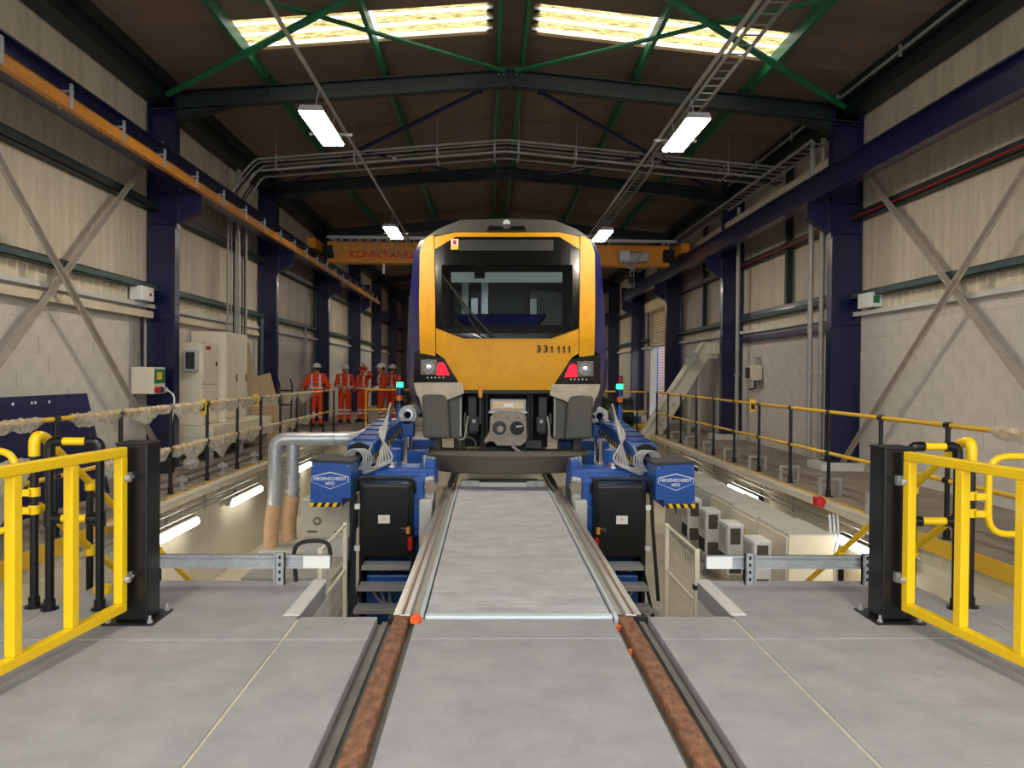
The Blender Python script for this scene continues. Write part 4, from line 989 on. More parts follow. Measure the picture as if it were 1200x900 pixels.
    put('logo_initials', text_mesh('MFD', .052, 'white', .001, 1.05, .0012), hd, (xc, y0-.008, zc-.038), RX)
    B(X(1.91), X(2.275), y0-.004, y0, .022, .072).build('hazard_strip', 'yellow', hd)
    for k in range(4):
        a = X(1.93)+s*k*.09; MB().prism([(a, .022), (a+s*.045, .022), (a+s*.02, .072), (a-s*.025, .072)], y0-.006, y0-.002).build('hazard_bar', 'black_matt', hd)
    for dx, dz in ((1.83, .5), (2.24, .5), (2.25, .1)): MB().cyl((X(dx), y0-.006, dz), (X(dx), y0, dz), .007, 8).build('screw', 'galv', hd)
    # sloping striped arm
    A, C = Vector((X(1.82), 9.8, .58)), Vector((X(1.68), 11.7, .80))
    MB().beam(A, C, .34, .24).build('sloping_arm', 'machine_blue', p, bevel=.03)
    dirn = (C-A).normalized(); side = dirn.cross(Vector((0, 0, 1))).normalized(); up = side.cross(dirn)
    for sd in (-1, 1):
        base = A+side*sd*.172-up*.07
        MB().beam(base, base+dirn*2.0, .005, .06, tuple(up)).build('arm_stripe', 'yellow', p)
        for k in range(12): MB().beam(base+dirn*(.05+k*.165)+side*sd*.004, base+dirn*(.13+k*.165)+side*sd*.004, .004, .06, tuple(up)).build('hazard_bar', 'black_matt', p)
    e0 = A-dirn*.03; MB().cyl(e0-dirn*.05+up*.0, e0, .15, 22).build('arm_motor', 'black_matt', p, True)
    for k in range(5): MB().beam(A+dirn*(.2+k*.35)+up*.12, A+dirn*(.4+k*.35)+up*.12, .28, .03).build('arm_rib', 'signal_blue', p)
    MB().cyl((X(1.45), 10.0, .1), (X(1.45), 10.0, .62), .13, 20).build('lift_cylinder', 'machine_blue', p, True)
    MB().cyl((X(1.45), 9.99, .38), (X(1.45), 9.99, .46), .136, 20).build('cylinder_ring', 'chrome', p, True)
    R2 = random.Random(5)
    for k in range(6):
        q = [(X(1.75-.02*k), 9.68, .5+.04*k), (X(1.78+.05*R2.random()), 9.62, .3+.1*R2.random()), (X(1.6-.05*k), 9.6, .36+.03*k), (X(1.55+.02*k), 10.2, .80), (X(1.62-.01*k), 11.2, 1.05+.16*R2.random()), (X(1.66+.01*k), 11.6, .9)]
        MB().tube(rounded(q, .16, 5), .014, 7).build('control_cable', 'grey_cable' if k % 2 else 'galv_dull', p, True)
    for k in range(4):
        c0 = X(1.76)+.03*k*s; pts = [(c0+.12*math.sin(t), 9.6-.02*k, .52+.13*math.cos(t)) for t in (j*math.pi/8 for j in range(16))]
        MB().tube(pts, .012, 7, closed=True).build('cable_loop', 'grey_cable', p, True)
    for k in range(3):
        pts = rounded([(X(1.6-.1*k), 9.6, -.8), (X(1.55-.1*k), 9.1, -1.0), (X(1.3), 8.95, -1.2-.05*k), (X(1.12), 9.0, -1.0)], .12)
        MB().tube(pts, .018, 8).build('hose', 'grey_cable', p, True)
    # clamp on chrome pillar
    c = Vector((X(1.43 if s < 0 else 1.52), 11.9, .96))
    MB().cyl((c.x, c.y, .1), (c.x, c.y, .75), .07, 16).build('clamp_pillar', 'chrome', p, True)
    B(c.x-.1, c.x+.1, c.y-.1, c.y+.1, .62, .88).build('clamp_block', 'machine_blue', p, bevel=.02)
    MB().ring(c-Vector((0, .1, 0)), (0, 1, 0), .075, .14, .25, 26).build('clamp_ring', 'cabinet_grey', p, True)
    MB().ring(c-Vector((0, .12, 0)), (0, 1, 0), .055, .085, .05, 22).build('clamp_seal', 'chrome', p, True)
    MB().cyl(c+Vector((0, .1, 0)), c+Vector((0, .12, 0)), .1, 18).build('clamp_back', 'black_matt', p, True)
    # signal tower
    x, y = X(1.62 if s < 0 else 1.93), 12.4
    t = thing('signal_tower', 'blue signal pole with lit green lamp on the %s lathe' % nm, 'signal light', (x, y, .3), 'signal towers')
    MB().cyl((x, y, .5), (x, y, 1.1), .05, 12).build('pole', 'machine_blue', t, True)
    for z0, z1, m in ((1.1, 1.16, 'black'), (1.16, 1.24, 'signal_orange'), (1.25, 1.36, 'signal_blue'), (1.37, 1.45, 'lit_green'), (1.46, 1.56, 'signal_red'), (1.56, 1.58, 'black')):
        MB().cyl((x, y, z0), (x, y, z1), .055, 16).build('lens' if 'black' not in m else 'cap', m, t, True)
    # steps
    t = thing('access_steps', 'grey grating steps with black stringers below the %s black cabinet' % nm, 'steps', (X(1.38), 8.7, PZ), 'access steps')
    for k in range(5):
        y, z = 9.12-k*.26, -.66-k*.175
        tr_ = B(X(1.1), X(1.66), y-.13, y+.13, z-.03, z-.022).build('tread', 'galv_dull', t)
        B(X(1.1), X(1.66), y-.14, y-.125, z-.045, z+.004).build('nosing', 'galv_dull', tr_)
        for j in range(9): B(X(1.1), X(1.66), y-.12+j*.029, y-.115+j*.029, z-.022, z).build('grating_bar', 'galv', tr_)
    for a in (1.09, 1.67): MB().beam((X(a), 9.25, -.62), (X(a), 7.98, -1.48), .012, .1).build('stringer', 'black_matt', t)
lathe(-1); lathe(1)
# ================================================================ overhead crane
cr = thing('overhead_crane', 'orange overhead travelling crane spanning the hall above the train', 'crane', (XC, 23, 5.06))
yc = 22.9
MB().box(-4.95, 5.15, yc-.18, yc+.18, 4.86, 5.40).build('girder', 'crane_orange', cr, bevel=.01)
MB().box(-4.95, 5.15, yc-.24, yc+.24, 4.83, 4.86).box(-4.95, 5.15, yc-.24, yc+.24, 5.4, 5.43).build('girder_flange', 'crane_orange', cr)
for x in (-5.2, 5.4):
    MB().box(x-.12, x+.12, yc-1.1, yc+1.1, 5.1, 5.38).build('end_truck', 'crane_orange', cr, bevel=.02)
    for dy in (-.85, .85): MB().cyl((x-.06, yc+dy, 5.15), (x+.06, yc+dy, 5.15), .1, 18).build('wheel', 'cast_iron', cr, True)
    MB().box(x-.15+(.3 if x < 0 else -.3), x+.15+(.3 if x < 0 else -.3), yc-.4, yc-.18, 4.95, 5.3).build('travel_motor', 'black_matt', cr, bevel=.02)
MB().box(-4.9, 5.3, yc-.5, yc-.44, 5.48, 5.56).build('festoon_rail', 'galv', cr)
for k in range(7): MB().box(-4.7+k*1.6, -4.66+k*1.6, yc-.46, yc, 5.42, 5.5).build('rail_arm', 'galv', cr)
R2 = random.Random(2)
for k in range(9):
    xa = -4.75+k*.27; w_ = .22; dz = R2.uniform(.25, .55)
    MB().tube([(xa+w_*t, yc-.47+R2.uniform(-.03, .03), 5.48-dz*4*t*(1-t)) for t in (j/8 for j in range(9))], .014, 6).build('festoon_loop', 'grey_cable', cr, True)
    MB().box(xa-.04, xa+.04, yc-.52, yc-.42, 5.44, 5.5).build('festoon_trolley', 'galv_dull', cr)
q = at(447, 298.5, yc-.2)
put('maker_name', text_mesh('KONECRANES', .29, 'red_print', .003, 1.0, .004), cr, (q.x, yc-.186, q.z), RX)
q = at(735, 304, yc-.4)
MB().box(q.x-.25, q.x+.05, yc-.6, yc-.2, 4.9, 5.22).build('hoist_box', 'white', cr, bevel=.02)
MB().cyl((q.x+.05, yc-.4, 5.05), (q.x+.45, yc-.4, 5.05), .16, 16).build('hoist_drum', 'cabinet_grey', cr, True)
MB().box(q.x+.42, q.x+.6, yc-.55, yc-.25, 4.92, 5.2).build('hoist_motor', 'cabinet_grey', cr, bevel=.02)
for k in range(3): MB().tube(rounded([(q.x-.2+k*.1, yc-.6, 4.95), (q.x+.1, yc-.62, 4.6+.06*k), (q.x+.35, yc-.6, 5.1)], .2), .018, 7).build('hoist_cable', 'grey_cable', cr, True)
for dx in (.1, .2): MB().cyl((q.x+dx, yc-.4, 4.9), (q.x+dx, yc-.4, 4.45), .01, 6).build('hoist_rope', 'galv', cr)
MB().box(q.x+.05, q.x+.25, yc-.47, yc-.33, 4.3, 4.48).build('hook_block', 'black_matt', cr, bevel=.02)
MB().tube([(q.x+.15+.06*math.sin(t), yc-.4, 4.24+.07*math.cos(t)) for t in (j*.45 for j in range(11))], .018, 8).build('hook', 'galv_dull', cr, True)
q = at(450, 314, yc-.3); MB().box(q.x-.03, q.x+.03, yc-.35, yc-.3, 4.5, 4.8).build('limit_switch', 'galv', cr)

# ================================================================ pit equipment
# left extraction ducts
yd = 10.6
dl = thing('extraction_duct', 'galvanised extraction duct with two tan flexible drops in the left pit', 'duct', (-3.1, yd, -.9))
xa, xb = at(322, 560, yd).x, at(342, 560, yd).x; zt = at(400, 515, yd).z
MB().tube(rounded([(xa, yd, -.25), (xa, yd, zt), (-2.02, yd+.1, zt), (-2.0, yd+1.6, zt)], .16, 8), .093, 18).build('main_pipe', 'galv', dl, True)
MB().cyl((xb, yd+.05, -.12), (xb, yd+.05, zt), .085, 18).build('branch_pipe', 'galv', dl, True)
for x, z in ((xa, .2), (xa, -.2), (xb, .15), (xb, -.05)): MB().cyl((x, yd+(.05 if x == xb else 0), z), (x, yd+(.05 if x == xb else 0), z+.05), .1, 18).build('pipe_collar', 'galv', dl, True)
for x in (-2.75, -2.35): MB().ring((x, yd+.05, zt), (1, 0, 0), .09, .102, .05, 18).build('pipe_collar', 'galv', dl, True)
for x, z1, yy in ((xa, -.22, yd), (xb, -.1, yd+.05)):
    n = 24; P = []; Rr = []
    for i in range(n+1):
        t = i/n; P.append((x-.05*math.sin(t*2.2), yy, z1-t*.62)); Rr.append(.105 if i % 2 else .096)
    MB().tube(P, Rr, 16).build('flexible_hose', 'hose_tan', dl, True)
MB().box(xa-.15, xb+.25, yd-.25, yd+.3, PZ, -.8).build('fan_box', 'cabinet_grey', dl, bevel=.01)
MB().cyl((-2.0, yd+1.6, PZ), (-2.0, yd+1.6, .78), .11, 16).build('riser_pipe', 'galv', dl, True)
# beige control cabinet under the left tool head
x0, x1 = at(353, 600, 9.7).x, at(410, 600, 9.7).x
cb = thing('machine_cabinet', 'beige machine cabinet with a round vent below the left blue tool head', 'cabinet', ((x0+x1)/2, 10, PZ))
MB().box(x0, x1, 9.7, 10.4, -.48, .0).build('body', 'machine_beige', cb, bevel=.015)
MB().box(x0+.03, x1-.03, 9.75, 10.35, PZ, -.48).build('base', 'cabinet_grey', cb)
MB().ring((x0+.2, 9.69, -.27), (0, 1, 0), .025, .055, .02, 18).build('vent', 'cast_iron', cb, True)
for dx in (.08, .42): MB().box(x0+dx, x0+dx+.12, 9.685, 9.7, -.41, -.395).build('handle', 'black_matt', cb)
cb = thing('machine_cabinet', 'low grey steel cabinet standing in the left pit beside the ducts', 'cabinet', (-2.2, 8.6, PZ))
MB().box(-2.75, -1.85, 8.2, 9.1, PZ, -.62).build('body', 'cabinet_grey', cb, bevel=.015)
MB().box(-2.78, -1.82, 8.17, 9.12, -.62, -.58).build('top', 'galv_dull', cb)
MB().box(-2.6, -2.3, 8.19, 8.2, -1.3, -.75).build('door', 'cabinet_grey', cb, bevel=.004)
# right control cabinets along the pit wall
yy = 8.95
for i in range(6):
    L = 1.05; x0, x1 = 3.38, 3.92; zt = -.28-.02*(i % 2); m = 'cabinet_cream' if i < 3 else 'cabinet_grey'
    lab = ('cream control cabinet at the near end of the right pit row', 'cream control cabinet with a yellow warning triangle in the right pit', 'cream control cabinet third along the right pit row', 'grey control cabinet fourth along the right pit row', 'grey control cabinet fifth along the right pit row', 'grey control cabinet at the far end of the right pit row')[i]
    cb = thing('control_cabinet', lab, 'cabinet', (3.65, yy+L/2, PZ), 'control cabinets in the right pit')
    MB().box(x0, x1, yy+.005, yy+L-.005, PZ, zt).build('body', m, cb, bevel=.008)
    MB().box(x0-.02, x0, yy+.03, yy+L-.03, PZ+.1, zt-.03).build('door', m, cb, bevel=.006)
    MB().box(x0-.035, x0-.02, yy+.1, yy+.13, -1.0, -.85).build('handle', 'black_matt', cb)
    MB().box(x0+.0, x1, yy+.005, yy+L-.005, zt, zt+.012).build('top_sheet', 'cabinet_grey', cb)
    for dx in (.04, .5): MB().ring((x0+dx, yy+.06, zt+.012), (0, 1, 0), .01, .02, .01, 10).build('lifting_eye', 'galv', cb)
    if i in (1,): MB().prism([(yy+.35, -.62), (yy+.47, -.62), (yy+.41, -.5)], x0-.026, x0-.02, 'x').build('warning_triangle', 'yellow_sign', cb)
    if i in (0, 1, 2, 3):
        a = yy+.45
        ac = thing('cooling_unit', 'white cooling unit with dark grille mounted on the %s' % ('near cream cabinet', 'cream cabinet with the triangle', 'third cream cabinet', 'first grey cabinet')[i], 'cooling unit', (3.2, a+.2, -1.1), 'cooling units on the control cabinets')
        MB().box(3.12, 3.358, a, a+.42, -1.15, -.45).build('housing', 'white', ac, bevel=.02)
        MB().box(3.113, 3.12, a+.05, a+.37, -1.08, -.88).build('grille', 'black_matt', ac)
        MB().box(3.113, 3.12, a+.06, a+.36, -.75, -.5).build('louvre_panel', 'cabinet_grey', ac)
        MB().box(3.16, 3.3, a-.008, a, -.72, -.5).build('side_vent', 'train_grey', ac); MB().box(3.15, 3.31, a-.008, a, -1.12, -.92).build('side_grille', 'train_grey', ac)
    yy += L
for k in range(3):
    one('pipe_drop', MB().tube(rounded([(PR-.16-.05*k, 9.35, -.1), (PR-.16-.05*k, 9.3, -.32), (PR-.3-.05*k, 9.1, -.55), (PR-.3-.05*k, 9.1, -.95)], .1), .02, 8), 'galv', 'bent galvanised pipe dropping from the right trunking to the pit cabinets', 'pipe', 'bent pipes in the right pit', smooth=True)
for s, X, y, z in ((-1, PL+.12, 17.3, -.02), (1, PR-.3, 9.55, .02)):
    t = thing('alarm_beacon', 'small red alarm beacon on the %s pit wall trunking' % ('left' if s < 0 else 'right'), 'beacon', (X, y, z), 'red beacons')
    MB().cyl((X, y-.07, z), (X, y+.01, z), .06, 14).build('lens', 'red', t, True); MB().box(X-.06, X+.06, y+.01, y+.06, z-.06, z+.06).build('base', 'red', t, bevel=.01)
# swarf conveyor
yc2 = 20.95
cv = thing('swarf_conveyor', 'beige inclined chip conveyor rising from the pit toward the right wall', 'conveyor', (5.0, yc2, 0))
A, B_, C_ = at(735, 532, yc2), at(821, 402, yc2), at(839, 402, yc2)
th = .42; dx = Vector((.30, 0, -.40))
prof = [(A.x, A.z), (B_.x, B_.z), (C_.x, C_.z), (C_.x, C_.z-.42), (C_.x-.28, C_.z-.44), (A.x+.5, A.z-.1), (A.x+.2, A.z-.3)]
MB().prism(prof, yc2-.25, yc2+.25).build('casing', 'machine_beige', cv, bevel=.01)
d_ = (B_-A).normalized(); n_ = Vector((-d_.z, 0, d_.x))
MB().beam(A-Vector((0, .27, 0))+n_*.02, B_-Vector((0, .27, 0))+n_*.02, .08, .05).build('edge_rail', 'cabinet_cream', cv)
MB().box(C_.x-.3, C_.x+.02, yc2-.32, yc2-.25, C_.z-.3, C_.z-.05).build('drive_plate', 'cabinet_cream', cv)
q = at(812, 418, yc2-.3); MB().cyl((q.x, yc2-.45, q.z), (q.x, yc2-.25, q.z), .12, 14).box(q.x-.25, q.x, yc2-.42, yc2-.26, q.z-.2, q.z-.02).build('drive_motor', 'galv_dull', cv, True)
for px in (806, 817): q = at(px, 440, yc2); MB().box(q.x-.05, q.x+.05, yc2-.2, yc2-.1, 0, 1.75 if px < 810 else 2.0).build('support_leg', 'galv_dull', cv)
for k in range(4): q = A+d_*(.4+.5*k); MB().box(q.x+.12, q.x+.2, yc2-.262, yc2-.25, q.z-.25, q.z-.17).build('cover_plate', 'galv_dull', cv)
# green drum
q = at(722, 484, 23.2); dr = thing('cable_drum', 'dark green steel drum lying beyond the right cross railing', 'drum', (q.x, 23.2, 0))
MB().cyl((q.x-.35, 23.2, .47), (q.x+.4, 23.2, .47), .42, 26).build('barrel', 'drum_green', dr, True)
for dx in (-.38, .05, .4): MB().cyl((q.x+dx, 23.2, .47), (q.x+dx+.05, 23.2, .47), .46, 28).build('flange', 'drum_green', dr, True)
for dx in (-.2, .3): MB().box(q.x+dx-.05, q.x+dx+.05, 22.8, 23.6, 0, .06).build('chock', 'wood', dr)
q = at(741, 486, 23.5)
one('teal_crate', MB().box(q.x-.02, q.x+.25, 23.4, 23.8, .0, .32).box(q.x-.04, q.x+.27, 23.38, 23.82, .28, .33), 'teal', 'small teal crate on the floor beside the green drum', 'crate')
one('yellow_block', MB().prism([(q.x-.1, 0), (q.x+.35, 0), (q.x+.3, .12), (q.x-.05, .12)], 22.9, 23.2), 'yellow_tube', 'low yellow floor block in front of the teal crate', 'floor block', bevel=.01)

# ================================================================ roller door and outside
X = XR+.1
dr = struct('door_1', MB().box(X-.1, X+.17, DY0-.12, DY0+.05, 0, DZ).box(X-.1, X+.17, DY1-.05, DY1+.12, 0, DZ), 'galv_dull')
sl = MB().prism([(.03, 0), (-.02, .03), (-.02, .05), (.03, .09), (.04, .09), (.04, 0)], .05, DY1-DY0-.05, 'y').mesh('shutter_slat', 'shutter')
z = 2.72
while z < 4.1: put('shutter_slat', sl, dr, (X, DY0, z)); z += .1
MB().box(X-.3, X+.1, DY0-.2, DY1+.2, 4.05, 4.45).build('shutter_box', 'shutter', dr, bevel=.03)
MB().box(X-.02, X+.05, DY0, DY1, 2.66, 2.73).build('bottom_bar', 'galv', dr)
def brick_mat():
    m = bpy.data.materials.new('brick_wall'); m.use_nodes = True; MATS['brick_wall'] = m
    nt = m.node_tree; b = nt.nodes.new('ShaderNodeTexBrick'); tc = nt.nodes.new('ShaderNodeTexCoord'); mp = nt.nodes.new('ShaderNodeMapping'); mp.inputs['Rotation'].default_value = (0, math.radians(90), math.radians(90))
    sx = nt.nodes.new('ShaderNodeSeparateXYZ'); cx = nt.nodes.new('ShaderNodeCombineXYZ')
    nt.links.new(tc.outputs['Object'], sx.inputs[0]); nt.links.new(sx.outputs['Y'], cx.inputs[0]); nt.links.new(sx.outputs['Z'], cx.inputs[1]); nt.links.new(cx.outputs[0], b.inputs['Vector'])
    b.inputs['Scale'].default_value = 1; b.inputs['Brick Width'].default_value = .44; b.inputs['Row Height'].default_value = .15; b.inputs['Mortar Size'].default_value = .018
    b.inputs['Color1'].default_value = lin((176, 92, 76))+(1,); b.inputs['Color2'].default_value = lin((150, 74, 62))+(1,); b.inputs['Mortar'].default_value = lin((206, 190, 178))+(1,)
    nt.links.new(b.outputs[0], nt.nodes['Principled BSDF'].inputs['Base Color'])
brick_mat()
bo = thing('brick_building', 'red brick building outside seen through the open roller door', 'building', (10, 34, 0))
MB().box(9.5, 10, 24, 60, 0, 6).build('wall', 'brick_wall', bo); MB().box(9.4, 10.1, 24, 60, 6, 6.2).build('coping', 'concrete', bo)
one('blue_post', MB().box(6.75, 6.95, 32.2, 32.4, 0, 3.1).box(6.75, 7.9, 32.2, 32.4, 3.1, 3.5), 'outdoor_blue', 'bright blue steel gate frame outside the roller door', 'post')

# ================================================================ wall clutter
p = thing('trunking_run', 'pale grey cable trunking along the left block wall', 'trunking', (XL+.1, 7, 2.5))
MB().box(XL+.05, XL+.14, 5, 12.9, 2.47, 2.58).box(XL+.05, XL+.14, 13.3, 19, 2.47, 2.58).build('duct', 'cladding_rib', p)
MB().box(XL+.01, XL+.045, 12.35, 12.5, .95, 2.6).build('drop', 'galv_dull', p)
MB().cyl((XL+.08, 12.62, 1.67), (XL+.08, 12.62, 2.55), .03, 8).build('black_cable', 'black_matt', p, True)
t = thing('alarm_box', 'small white alarm box on the left wall beside the navy column', 'box', (XL+.1, 12.5, 2.95))
q = at(169, 341, 12.55); MB().box(XL+.02, XL+.22, 12.3, 12.75, 2.72, 2.95).build('case', 'white', t, bevel=.02); MB().cyl((XL+.22, 12.6, 2.83), (XL+.235, 12.6, 2.83), .03, 10).build('lamp', 'red', t)
t = thing('control_box', 'grey electrical control box with a green front panel beside the left column', 'control box', (XL+.15, 12.6, 1.25))
MB().box(XL+.05, XL+.4, 12.3, 12.75, 1.23, 1.66).build('case', 'cabinet_cream', t, bevel=.015)
MB().box(XL+.4, XL+.405, 12.34, 12.72, 1.4, 1.63).build('front_panel', 'green', t)
MB().box(XL+.405, XL+.412, 12.42, 12.6, 1.46, 1.58).build('warning_label', 'yellow_sign', t)
for k, m in enumerate(('red', 'signal_blue', 'cabinet_grey')): MB().cyl((XL+.4, 12.38+.13*k, 1.31), (XL+.47, 12.38+.13*k, 1.29), .045, 12).build('socket', m, t, True)
MB().tube(rounded([(XL+.48, 12.64, 1.29), (XL+.6, 12.64, 1.2), (XL+.55, 12.6, .6), (XL+.5, 12.6, .02)], .1), .014, 7).build('cable', 'white', t, True)
# navy sheet leaning on the left wall
t = thing('navy_steel_sheet', 'large navy steel sheet with bolt holes leaning by the left wall', 'steel sheet', (XL+.2, 9.3, 0))
MB().add([(XL+.75, 6.2, 0), (XL+.75, 10.2, 0), (XL+.45, 10.2, 1.3), (XL+.45, 6.2, 1.3), (XL+.73, 6.2, 0), (XL+.73, 10.2, 0), (XL+.43, 10.2, 1.3), (XL+.43, 6.2, 1.3)], [(0, 1, 2, 3), (7, 6, 5, 4), (0, 4, 5, 1), (1, 5, 6, 2), (2, 6, 7, 3), (3, 7, 4, 0)]).build('plate', 'navy', t)
for y, z in ((8.6, 1.22), (8.95, 1.22), (9.02, 1.22), (9.3, 1.22), (9.0, 1.02), (9.35, 1.0)): xx = XL+.75-.3*z/1.3; MB().cyl((xx+.0, y, z), (xx+.006, y, z), .018, 8).build('bolt_hole', 'white', t)
# cream cabinets on a low bench behind the first left column
t = thing('low_bench', 'long low cream bench box on short legs under the tall cabinets', 'bench', (-5.5, 15.5, 0))
MB().box(XL+.02, -5.05, 13.75, 17.4, .26, .62).build('box', 'cabinet_cream', t, bevel=.01); MB().box(XL+.02, -5.04, 13.74, 17.41, .43, .44).build('joint', 'cabinet_grey', t)
for y in (13.85, 15.5, 17.2):
    for x in (-5.75, -5.12): MB().box(x-.03, x+.03, y-.03, y+.03, 0, .26).build('leg', 'galv_dull', t)
t = thing('wall_cabinet', 'cream electrical cabinet with a dark meter box, beside the taller one', 'cabinet', (-5.6, 14.4, .62))
MB().box(XL+.02, -5.33, 13.95, 14.75, .623, 2.12).build('body', 'cabinet_cream', t, bevel=.01)
MB().box(-5.33, -5.315, 13.98, 14.72, 1.36, 2.08).build('door', 'cabinet_cream', t, bevel=.004); MB().box(-5.33, -5.315, 13.98, 14.72, .66, 1.34).build('door', 'cabinet_cream', t, bevel=.004)
MB().box(-5.6, -5.38, 13.8, 13.95, 1.6, 1.98).build('meter_box', 'cabinet_grey', t, bevel=.01); MB().box(-5.56, -5.4, 13.78, 13.8, 1.64, 1.94).build('meter_window', 'train_grey_dark', t, bevel=.02)
MB().box(-5.313, -5.30, 14.1, 14.3, 2.0, 2.06).build('red_label', 'red', t)
for z in (1.7, 1.0): MB().box(-5.315, -5.3, 14.6, 14.64, z, z+.08).build('lock', 'black_matt', t)
t = thing('wall_cabinet', 'tall cream double door electrical cabinet against the left wall', 'cabinet', (-5.55, 15.4, .62))
MB().box(XL+.02, -5.2, 14.8, 16.1, .623, 2.36).build('body', 'cabinet_cream', t, bevel=.012)
for a, c in ((14.84, 15.44), (15.46, 16.06)): MB().box(-5.2, -5.185, a, c, .7, 2.2).build('door', 'cabinet_cream', t, bevel=.004)
for y in (15.38, 15.95): MB().box(-5.185, -5.17, y, y+.03, 1.4, 1.55).build('handle', 'black_matt', t)
one('wood_plank', MB().beam((-5.35, 17.7, .0), (-5.78, 17.75, 2.25), .22, .03, (0, 1, 0)), 'wood', 'pale wooden plank leaning against the left wall', 'plank')
one('plywood_sheet', MB().beam((-5.2, 18.2, .0), (-5.62, 18.25, 1.5), .6, .02, (0, 1, 0)), 'wood', 'pale plywood sheet leaning beside the wooden plank', 'sheet')
q = at(196, 553, 12.2)
t = thing('bucket', 'black plastic bucket on the floor beyond the wrapped railing', 'bucket', (-5.25, 12.2, 0))
MB().cyl((-5.25, 12.2, 0), (-5.25, 12.2, .3), .13, 20, .165).build('body', 'black_matt', t, True); MB().ring((-5.25, 12.2, .29), (0, 0, 1), .15, .175, .02, 20).build('rim', 'black_matt', t, True)
one('plastic_ball', MB().ell((-5.0, 12.6, .11), (.13, .12, .11), 12, 8), 'plastic_film', 'crumpled ball of plastic wrap beside the black bucket', 'plastic wrap', smooth=True)
t = thing('sack_truck', 'navy sack truck standing beside the second left column', 'trolley', (-5.1, 18.9, 0))
for x in (-5.28, -4.98): MB().tube(rounded([(x, 18.75, .05), (x, 18.9, 1.3), (x, 18.7, 1.42)], .1), .02, 8).build('upright', 'navy', t, True)
for z in (.4, .8, 1.15): MB().box(-5.28, -4.98, 18.77+z*.1, 18.79+z*.1, z-.02, z+.02).build('cross_bar', 'navy', t)
MB().box(-5.32, -4.94, 18.45, 18.75, .02, .035).build('toe_plate', 'navy', t)
for x in (-5.36, -4.9): MB().cyl((x-.025, 18.9, .12), (x+.025, 18.9, .12), .12, 16).build('wheel', 'black_matt', t, True)
for y, z0, z1, x, m, lab in ((18.75, 0, 2.9, XL+.2, 'girt_green', 'green vertical conduit on the left wall behind the plank'), (17.0, .63, 6.0, XL+.2, 'galv_dull', 'grey vertical conduit on the left wall beside the tray riser'), (23.6, 0, 3.0, XL+.1, 'galv_dull', 'grey vertical conduit on the left wall behind the workers'),
                             (13.75, 0.14, 5.9, XR-.35, 'galv_dull', 'grey vertical conduit clamped behind the right navy column'), (13.95, 0.14, 5.9, XR-.47, 'galv_dull', 'thick grey vertical conduit near the right navy column'), (18.6, 0, 5.7, XR-.3, 'galv_dull', 'grey vertical conduit beside the fuse box')):
    one('wall_conduit', MB().cyl((x, y, z0), (x, y, z1), .05, 10).box(x-.07, x+.07, y-.02, y+.02, 1.6, 1.64), m, lab, 'conduit', smooth=True)
one('wall_duct', MB().cyl((XR-.33, 13.5, 5.35), (XR-.33, 25, 5.35), .14, 16), 'cladding_rib', 'pale round duct along the right wall behind the runway beam', 'duct', smooth=True)
for z in (2.5, 3.06): one('navy_wall_rail', MB().box(XR-.16, XR-.02, FR[0]+.25, FR[1]-.2, z-.05, z+.05), 'navy', '%s navy rail on the right wall between two columns' % ('lower' if z < 3 else 'upper'), 'wall rail')
t = thing('exit_sign', 'small white box with a green sign beside the right column', 'sign', (XR-.1, 12.6, 2.8))
MB().box(XR-.2, XR-.01, 12.25, 12.7, 2.74, 2.98).build('case', 'white', t, bevel=.01); MB().box(XR-.16, XR-.06, 12.24, 12.25, 2.8, 2.92).build('green_panel', 'green', t)
t = thing('fuse_box', 'cream fuse box with a dark cover on the right wall', 'fuse box', (XR-.1, 17.9, 1.5))
MB().box(XR-.25, XR-.03, 17.6, 18.1, 1.5, 1.85).build('case', 'cabinet_cream', t, bevel=.02); MB().box(XR-.29, XR-.25, 17.8, 18.05, 1.55, 1.8).build('cover', 'train_grey_dark', t, bevel=.01)
MB().tube(rounded([(XR-.1, 17.9, 1.5), (XR-.1, 17.9, 1.3), (XR-.05, 18.4, 1.28)], .05), .02, 7).build('cable', 'black_matt', t, True)
MB().box(XR-.1, XR-.03, 17.75, 17.9, 1.85, 2.05).build('gland', 'galv_dull', t)
one('wall_notice', MB().box(XR-.03, XR-.005, 20.1, 20.7, 2.3, 2.6), 'teal', 'blue notice on the right wall above the conveyor head', 'notice')
one('timber_post', MB().beam((4.7, 21.7, 0), (5.3, 21.9, 1.5), .06, .06), 'wood', 'thin wooden pole leaning behind the beige conveyor', 'pole')

